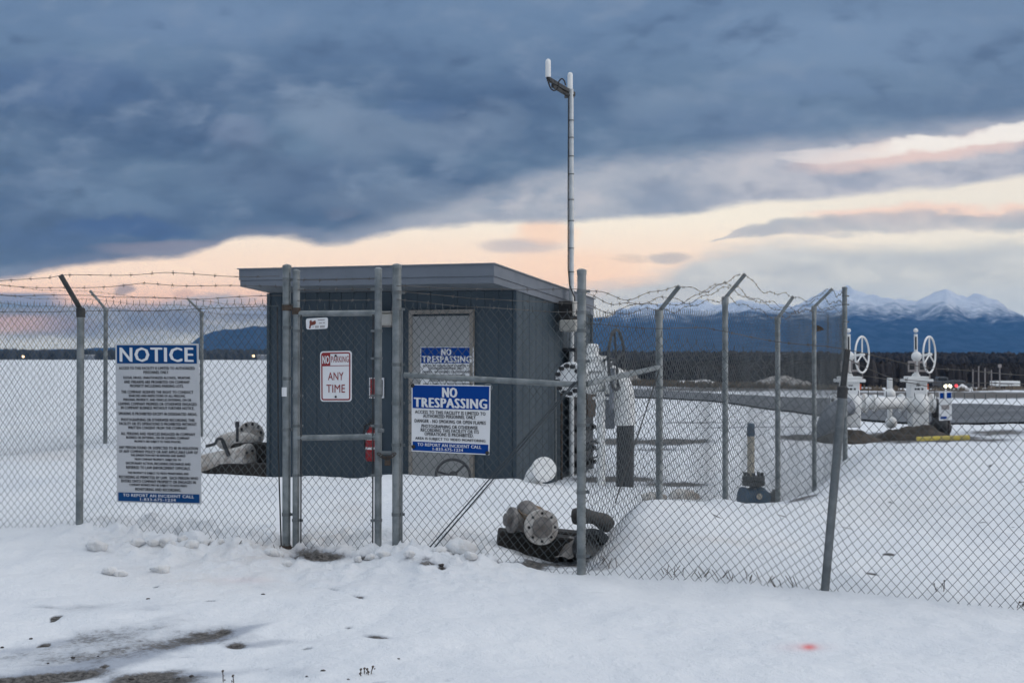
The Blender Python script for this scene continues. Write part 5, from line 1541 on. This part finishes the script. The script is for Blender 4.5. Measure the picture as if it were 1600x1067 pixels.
def mound(px, py, d, sx, sy, h, m, label, cat, name, seed):
    c = P(px, py, d); c.z = gz(c.x, c.y) - .03
    n = 30; vs = []
    for j in range(n + 1):
        for i in range(n + 1):
            u, v = i / n * 2 - 1, j / n * 2 - 1
            rr_ = math.hypot(u, v)
            k = max(0, 1 - rr_ ** 2)
            z = h * (k ** .8) * (1 + .7 * float(fbm(np.array([u * 3 + seed]), np.array([v * 3]), 3, seed)[0])) - .06 * (rr_ > .97)
            vs.append((c.x + u * sx, c.y + v * sy, c.z + z))
    mb = MB(); mb.add(vs, [(j * (n + 1) + i, j * (n + 1) + i + 1, (j + 1) * (n + 1) + i + 1, (j + 1) * (n + 1) + i) for j in range(n) for i in range(n)], True)
    return tag(mb.build(name, m, None, c), label, cat)
M['soil'] = mat('dark thawed soil', (0.03, 0.026, 0.022), 0.95, 0.0, (0.07, 0.058, 0.048), 3, 1, .4, 12)
mound(1425, 676, 25.6, .8, .5, .30, M['soil'], 'dark thawed soil mound round the foot of the right far valve', 'soil mound', 'soil_mound', 3)
mound(1325, 680, 24.6, .75, .4, .22, M['soil'], 'dark thawed soil mound round the foot of the left far valve', 'soil mound', 'soil_mound', 5)
# marker sign
mk_d = 24.5
s = Sign('marker_sign', 'white marker sign with two blue squares on a thin post beside the far valves', [P(1467, 613, mk_d), P(1487, 612, mk_d), P(1487, 656, mk_d), P(1467, 657, mk_d)], M['signwhite'], 0, .01)
mb = MB(); s.rect(mb, .06, .02, .42, .22); s.rect(mb, .60, .02, .96, .22); s.rect(mb, .10, .86, .6, .95); mb.build('blue_print', M['signblue'], s.root)
mb = MB(); s.rect(mb, .18, .45, .8, .62); mb.build('grey_print', M['greyink'], s.root)
mb = MB(); q = P(1482, 660, mk_d + .03); mb.tube([Vector((q.x, q.y, gz(q.x, q.y) - .2)), Vector((q.x, q.y, P(0, 620, mk_d).z))], .022, 8); mb.build('post', M['wood'], s.root)
# yellow guard bar
a, b = P(1432, 686, 23), P(1514, 687, 23); za = gz(a.x, a.y) + .10; zb = gz(b.x, b.y) + .10
a.z = max(a.z, za - .02); b.z = max(b.z, zb - .02)
gb = empty('guard_bar', (a + b) / 2, 'low yellow guard bar on the ground in front of the right far valve', 'guard bar')
mb = MB(); mb.tube([a, b], .045, 12); mb.build('bar', M['yellow'], gb)
mb = MB()
for t in (.1, .5, .9):
    p = a.lerp(b, t); mb.tube([p - ZV * .3, p], .03, 8)
mb.build('feet', M['yellow'], gb)

# ---- far things on the plain
def far(px, py, d): 
    p = P(px, py, d); p.z = float(ground_base(np.array([p.x]), np.array([p.y]))[0]); return p
def snow_pile(px, d, sx, sy, h, label, seed, m='clod'):
    return mound(px, 600, d, sx, sy, h, M[m], label, 'snow pile', 'snow_pile', seed)
snow_pile(1222, 88, 2.7, 1.6, .85, 'big rough pile of snow dusted gravel on the brown ground behind the side fence', 11, 'gravelpile')
snow_pile(1085, 92, 2.4, 1.2, .45, 'low long snow pile left of the big pile behind the side fence', 12)
snow_pile(975, 90, 1.6, 1.2, 1.0, 'pale snow dusted pile just right of the big handwheel', 13, 'gravelpile')
snow_pile(1508, 118, 2.2, 2, .75, 'far snow pile to the right of the lit vehicle', 14)
p = far(1473, 600, 205)
cr = empty('truck', p, 'far dark truck with both headlights lit on the plain', 'truck')
mb = MB(); mb.bbox(p + ZV * 1.0, (1.9, 4.6, .9), .15); mb.bbox(p + ZV * 1.7 + Vector((0, .6, 0)), (1.6, 2.0, .7), .2); mb.build('body', M['carpaint'], cr)
dzl = P(0, 603, 205).z - p.z
for dx in (-.32, .32):
    mb = MB(); c = p + Vector((dx, -2.35, dzl)); mb.lathe(c, (0, -1, 0), [(0, .26), (.05, .24), (.08, 0)], 12); mb.build('headlight', M['lampglow'], cr)
mb = MB()
for dx in (-.8, .8):
    for dy in (-1.5, 1.5):
        mb.lathe(p + Vector((dx - .12, dy, .36)), (1, 0, 0), [(0, 0), (0, .36), (.24, .36), (.24, 0)], 14)
mb.build('wheels', M['black'], cr)
p = far(1496, 600, 215)
cr = empty('car', p, 'far dark car showing a red tail lamp right of the truck', 'car')
mb = MB(); mb.bbox(p + ZV * .8, (4.2, 1.8, .7), .15); mb.bbox(p + ZV * 1.35, (2.2, 1.6, .55), .2); mb.build('body', M['carpaint'], cr)
mb = MB(); c = P(1494, 603, 212.5); mb.ball(c, .27, 10, 8); mb.build('tail_lamp', M['redglow'], cr)
mb = MB()
for dx in (-1.4, 1.4):
    mb.lathe(p + Vector((dx, -.9, .33)), (0, 1, 0), [(0, 0), (0, .33), (1.8, .33), (1.8, 0)], 14)
mb.build('wheels', M['black'], cr)
c = P(1570, 599, 190)
tr = empty('trailer', far(1570, 600, 190), 'long low white trailer at the far right edge of the plain', 'trailer')
mb = MB(); mb.bbox(c, (3.6, 2.4, .72), .06); mb.build('body', M['white'], tr)
mb = MB(); mb.box(c + Vector((-.3, -1.205, -.06)), (2.2, .02, .10)); mb.build('stripe', M['ink'], tr)
mb = MB(); f_ = far(1570, 600, 190); mb.box(Vector((c.x - 1.2, c.y, (c.z - .36 + f_.z) / 2)), (.5, 1.8, c.z - .36 - f_.z)); mb.box(Vector((c.x + 1.2, c.y, (c.z - .36 + f_.z) / 2)), (.5, 1.8, c.z - .36 - f_.z)); mb.build('undercarriage', M['black'], tr)
c = P(1532, 611, 130)
tk = empty('storage_tank', far(1532, 611, 130), 'small white storage tank left of the far white trailer', 'tank')
mb = MB(); mb.bbox(c, (1.4, 1.2, .62), .12); mb.build('tank_body', M['white'], tk)
f_ = far(1532, 611, 130); mb = MB(); mb.box(Vector((c.x, c.y, (c.z - .31 + f_.z) / 2 - .1)), (1.1, .9, max(.1, c.z - .31 - f_.z + .2))); mb.build('skid', M['coating'], tk)
for k, px in enumerate((1529, 1539, 1549, 1562, 1520)):
    f_ = far(px, 600, 185 + k); mb = MB(); mb.tube([f_ - ZV * .3, Vector((f_.x, f_.y, P(0, 572 + (k * 3) % 7, 185 + k).z))], .07, 6)
    if k == 3: mb.bbox(Vector((f_.x, f_.y, P(0, 572, 185).z)), (.5, .1, .5), .03)
    tag(mb.build('utility_pole', M['greyink'], None, f_), 'faint grey pole standing before the dark wood near the white trailer', 'pole', 'poles near the white trailer')
# little town lights on the left horizon
for k, (px, py, d, lab) in enumerate(((36, 557, 880, 'yellow lamp on the left horizon nearest the left edge'), (396, 556, 880, 'yellow lamp on the horizon just left of the shed'))):
    f_ = far(px, py, d); c = P(px, py, d); ob = empty('distant_lamp', f_, lab, 'lamp')
    mb = MB(); mb.tube([f_, c], .12, 6); mb.build('pole', M['coating'], ob); mb = MB(); mb.ball(c, .75, 8, 6); mb.build('lamp_head', M['townglow'], ob)
for k, (px, w, lab) in enumerate(((140, 5, 'low far building on the left horizon right of the near fence post'), (412, 8, 'low far building on the horizon touching the shed edge'))):
    c = P(px, 556.5, 885); f_ = far(px, 556, 885); ob = empty('far_building', f_, lab, 'building')
    mb = MB(); mb.box(Vector((c.x, c.y, (c.z + f_.z) / 2)), (w, 5, c.z - f_.z + 1.2)); mb.build('walls', M['greypipe'], ob)
    mb = MB(); mb.box(Vector((c.x, c.y, c.z + .75)), (w + .6, 5.6, .3)); mb.build('roof', M['white'], ob)
# brown brush beyond the road
mb = MB(); rr = random.Random(8)
X, Yy = [], []
for i in range(2600):
    d = rr.uniform(72, 120); px = rr.uniform(880, 1330) if rr.random() < .8 else rr.uniform(1330, 1800)
    X.append((px - 800) / FPX * d); Yy.append(d)
Z = ground_base(np.array(X), np.array(Yy))
for x, y, z in zip(X, Yy, Z):
    h = rr.uniform(.12, .42)
    for k in range(4):
        a = rr.random() * 6.28; w = rr.uniform(.05, .16)
        tip = (x + math.cos(a) * h * .6, y + math.sin(a) * h * .6, z + h)
        mb.add([(x - w, y, z - .1), (x + w, y + w, z - .1), tip], [(0, 1, 2)])
tag(mb.build('brush', M['brush']), 'dry brown brush poking through snow beyond the road', 'brush', None, 'stuff')

# ------------------------------------------------------------------ small things on the snow
def clod(px, py, r, k, sq=.7, d=None):
    d = d or front_d(px) - (0.0 if py < 866 else 0)
    # find the ground depth seen at that row
    best = min(np.arange(6.2, 9.7, .05), key=lambda dd: abs(P(px, py + r * .5, dd).z - gz(P(px, 0, dd).x, dd)))
    p = P(px, py, best); R = r * best / FPX
    p.z = gz(p.x, p.y) + R * .35
    mb = MB()
    n1, n2 = 16, 10; vs = []
    sx, sy = random.uniform(.9, 1.4), random.uniform(.8, 1.1)
    for i in range(n2 + 1):
        th = math.pi * i / n2
        for j in range(n1):
            ph = 2 * math.pi * j / n1
            dvec = Vector((math.sin(th) * math.cos(ph), math.sin(th) * math.sin(ph), math.cos(th)))
            q = 1 + .55 * float(fbm(np.array([dvec.x * 1.3 + k * 7.1]), np.array([dvec.z * 1.3 + dvec.y * 1.1]), 3, 200 + k)[0])
            dvec = Vector((dvec.x * sx, dvec.y * sy, dvec.z * sq)) * q * R
            vs.append(p + dvec)
    mb.add(vs, [(i * n1 + j, i * n1 + (j + 1) % n1, (i + 1) * n1 + (j + 1) % n1, (i + 1) * n1 + j) for i in range(n2) for j in range(n1)], True)
    return mb.build('snow_clod', M['clod'], None, p)
big = clod(719, 853, 21, 1, .75); tag(big, 'largest snow clod, off white, at the fence foot below the no trespassing sign', 'snow clod')
c2 = clod(153, 849, 13, 2); tag(c2, 'rounded snow clod just right of the foot of the leftmost near post', 'snow clod')
lab = 'small snow clod lying loose near the fence foot left of the gate'
k = 10
for (px, py, r) in ((215, 848, 10), (240, 846, 9), (258, 843, 12), (285, 838, 9), (300, 842, 11), (330, 829, 7), (172, 890, 10), (189, 893, 9), (250, 887, 11), (205, 846, 7), (270, 848, 8), (320, 846, 8), (345, 842, 7), (365, 846, 7), (385, 850, 8), (405, 856, 9), (425, 862, 11), (436, 866, 9), (450, 880, 9)):
    k += 1; tag(clod(px, py, r, k), lab, 'snow clod', 'snow clods left of the gate')
lab = 'small snow clod at the fence foot between gate and largest clod'
for (px, py, r) in ((600, 862, 9), (640, 864, 8), (655, 866, 7), (672, 862, 8), (688, 858, 9), (700, 868, 7), (735, 868, 10), (560, 872, 7), (580, 868, 7)):
    k += 1; tag(clod(px, py, r, k), lab, 'snow clod', 'snow clods right of the gate')

def ground_point(px, py):
    best = min(np.arange(5.8, 16, .04), key=lambda dd: abs(P(px, py, dd).z - gz(P(px, 0, dd).x, dd)))
    p = P(px, py, best); p.z = gz(p.x, p.y); return p
def weed(px, py, h, n, label, seed, lean=.2, group=None, heads=True):
    rr = random.Random(seed); p = ground_point(px, py)
    mb = MB(); s_ = p.y / FPX
    for i in range(n):
        b = p + Vector((rr.uniform(-1, 1) * .03 * n / 2, rr.uniform(-.03, .03), -.02)); H = h * s_ * rr.uniform(.6, 1)
        t = b + Vector((rr.uniform(-lean, lean) * H, 0, H))
        mb.tube([b, b.lerp(t, .5) + Vector((rr.uniform(-.1, .1) * H, 0, 0)), t], .0025, 5)
        for j in range(3 if heads else 0):
            q = b.lerp(t, rr.uniform(.4, 1)); mb.ball(q + Vector((rr.uniform(-.012, .012), rr.uniform(-.01, .01), 0)), rr.uniform(.002, .0045), 5, 4)
        if heads: mb.ball(t, .006, 6, 4, jit=.3)
    tag(mb.build('dry_weed', M['weed'], None, p), label, 'weed', group)
weed(356, 1066, 26, 2, 'dark dead weed stalk at the bottom edge left of centre', 1, .1)
weed(566, 1054, 24, 2, 'pair of thin reddish stems standing in open snow', 2, .15)
weed(574, 1052, 20, 2, 'short tuft of stems beside the pair of thin reddish stems', 3, .3)
weed(1470, 922, 22, 3, 'leaning dead weed caught in the slack fence at right', 4, .7)
weed(1592, 948, 14, 3, 'dead weed at the fence foot on the right edge', 5, .6)
for i, px in enumerate((1040, 1062, 1085, 1100, 1120, 1142, 1165, 1190, 1220, 1245, 940, 960)):
    weed(px, 897 + (px - 1040) * .09 - (8 if px < 1000 else 0), 22, 3, 'dead grass tuft tangled in the foot of the slack fence right of the corner post', 20 + i, .9, 'grass tufts along the slack fence', False)
for i, px in enumerate((432, 438, 330, 372)):
    weed(px, 856 if px > 400 else 850, 14, 2, 'dead grass tuft at the foot of the left fence run', 50 + i, .6, 'grass tufts along the left fence', False)
# scattered dark stones
sp = [(505, 1046, 5), (480, 1055, 3), (623, 1028, 3), (545, 1061, 3), (232, 935, 4), (160, 872 - 18, 7), (690, 884, 6), (412, 928, 4), (50, 998, 4), (116, 1026, 5), (207, 1061, 6), (300, 1056, 5), (5, 1010, 4), (77, 1035, 3), (155, 1025, 3), (280, 1058, 4), (372, 838, 5)]
for i, (px, py, r) in enumerate(sp):
    p = ground_point(px, py); mb = MB(); mb.ball(p + ZV * .002, .62 * r * p.y / FPX, 8, 6, (1.3, .9, .55), .3, seed=i)
    tag(mb.build('stone', M['stone'], None, p), 'small dark stone or dirt lump lying on the roadside snow', 'stone', 'dark stones on the roadside snow')
# torn scrap on the fourth side post
q = G(1276, 508); mb = MB()
vs = [q, q + Vector((.05, -.02, -.02)), q + Vector((.10, .01, -.06)), q + Vector((.05, .02, -.075)), q + Vector((0, -.01, -.085))]
mb.add(vs + [v + Vector((.002, -.006, .002)) for v in vs], [(0, 1, 2, 3, 4), (9, 8, 7, 6, 5), (0, 5, 6, 1), (1, 6, 7, 2), (2, 7, 8, 3), (3, 8, 9, 4), (4, 9, 5, 0)])
tag(mb.build('torn_scrap', M['weed'], None, q), 'torn brown scrap snagged near the top of a side fence post', 'scrap')
# rocks poking out behind the side fence
for px, py, r, d in ((1022, 758, 14, 14.2), (1068, 766, 16, 14.6)):
    c = P(px, py, d); c.z = gz(c.x, c.y) + .03; mb = MB(); mb.ball(c, r * d / FPX, 14, 10, (1.5, 1, .7), .12, seed=px)
    tag(mb.build('snowy_rock', M['dirtywhite'], None, c), 'snow dusted rock behind the side fence ' + ('beside its first post' if px < 1040 else 'farther from its first post'), 'rock')
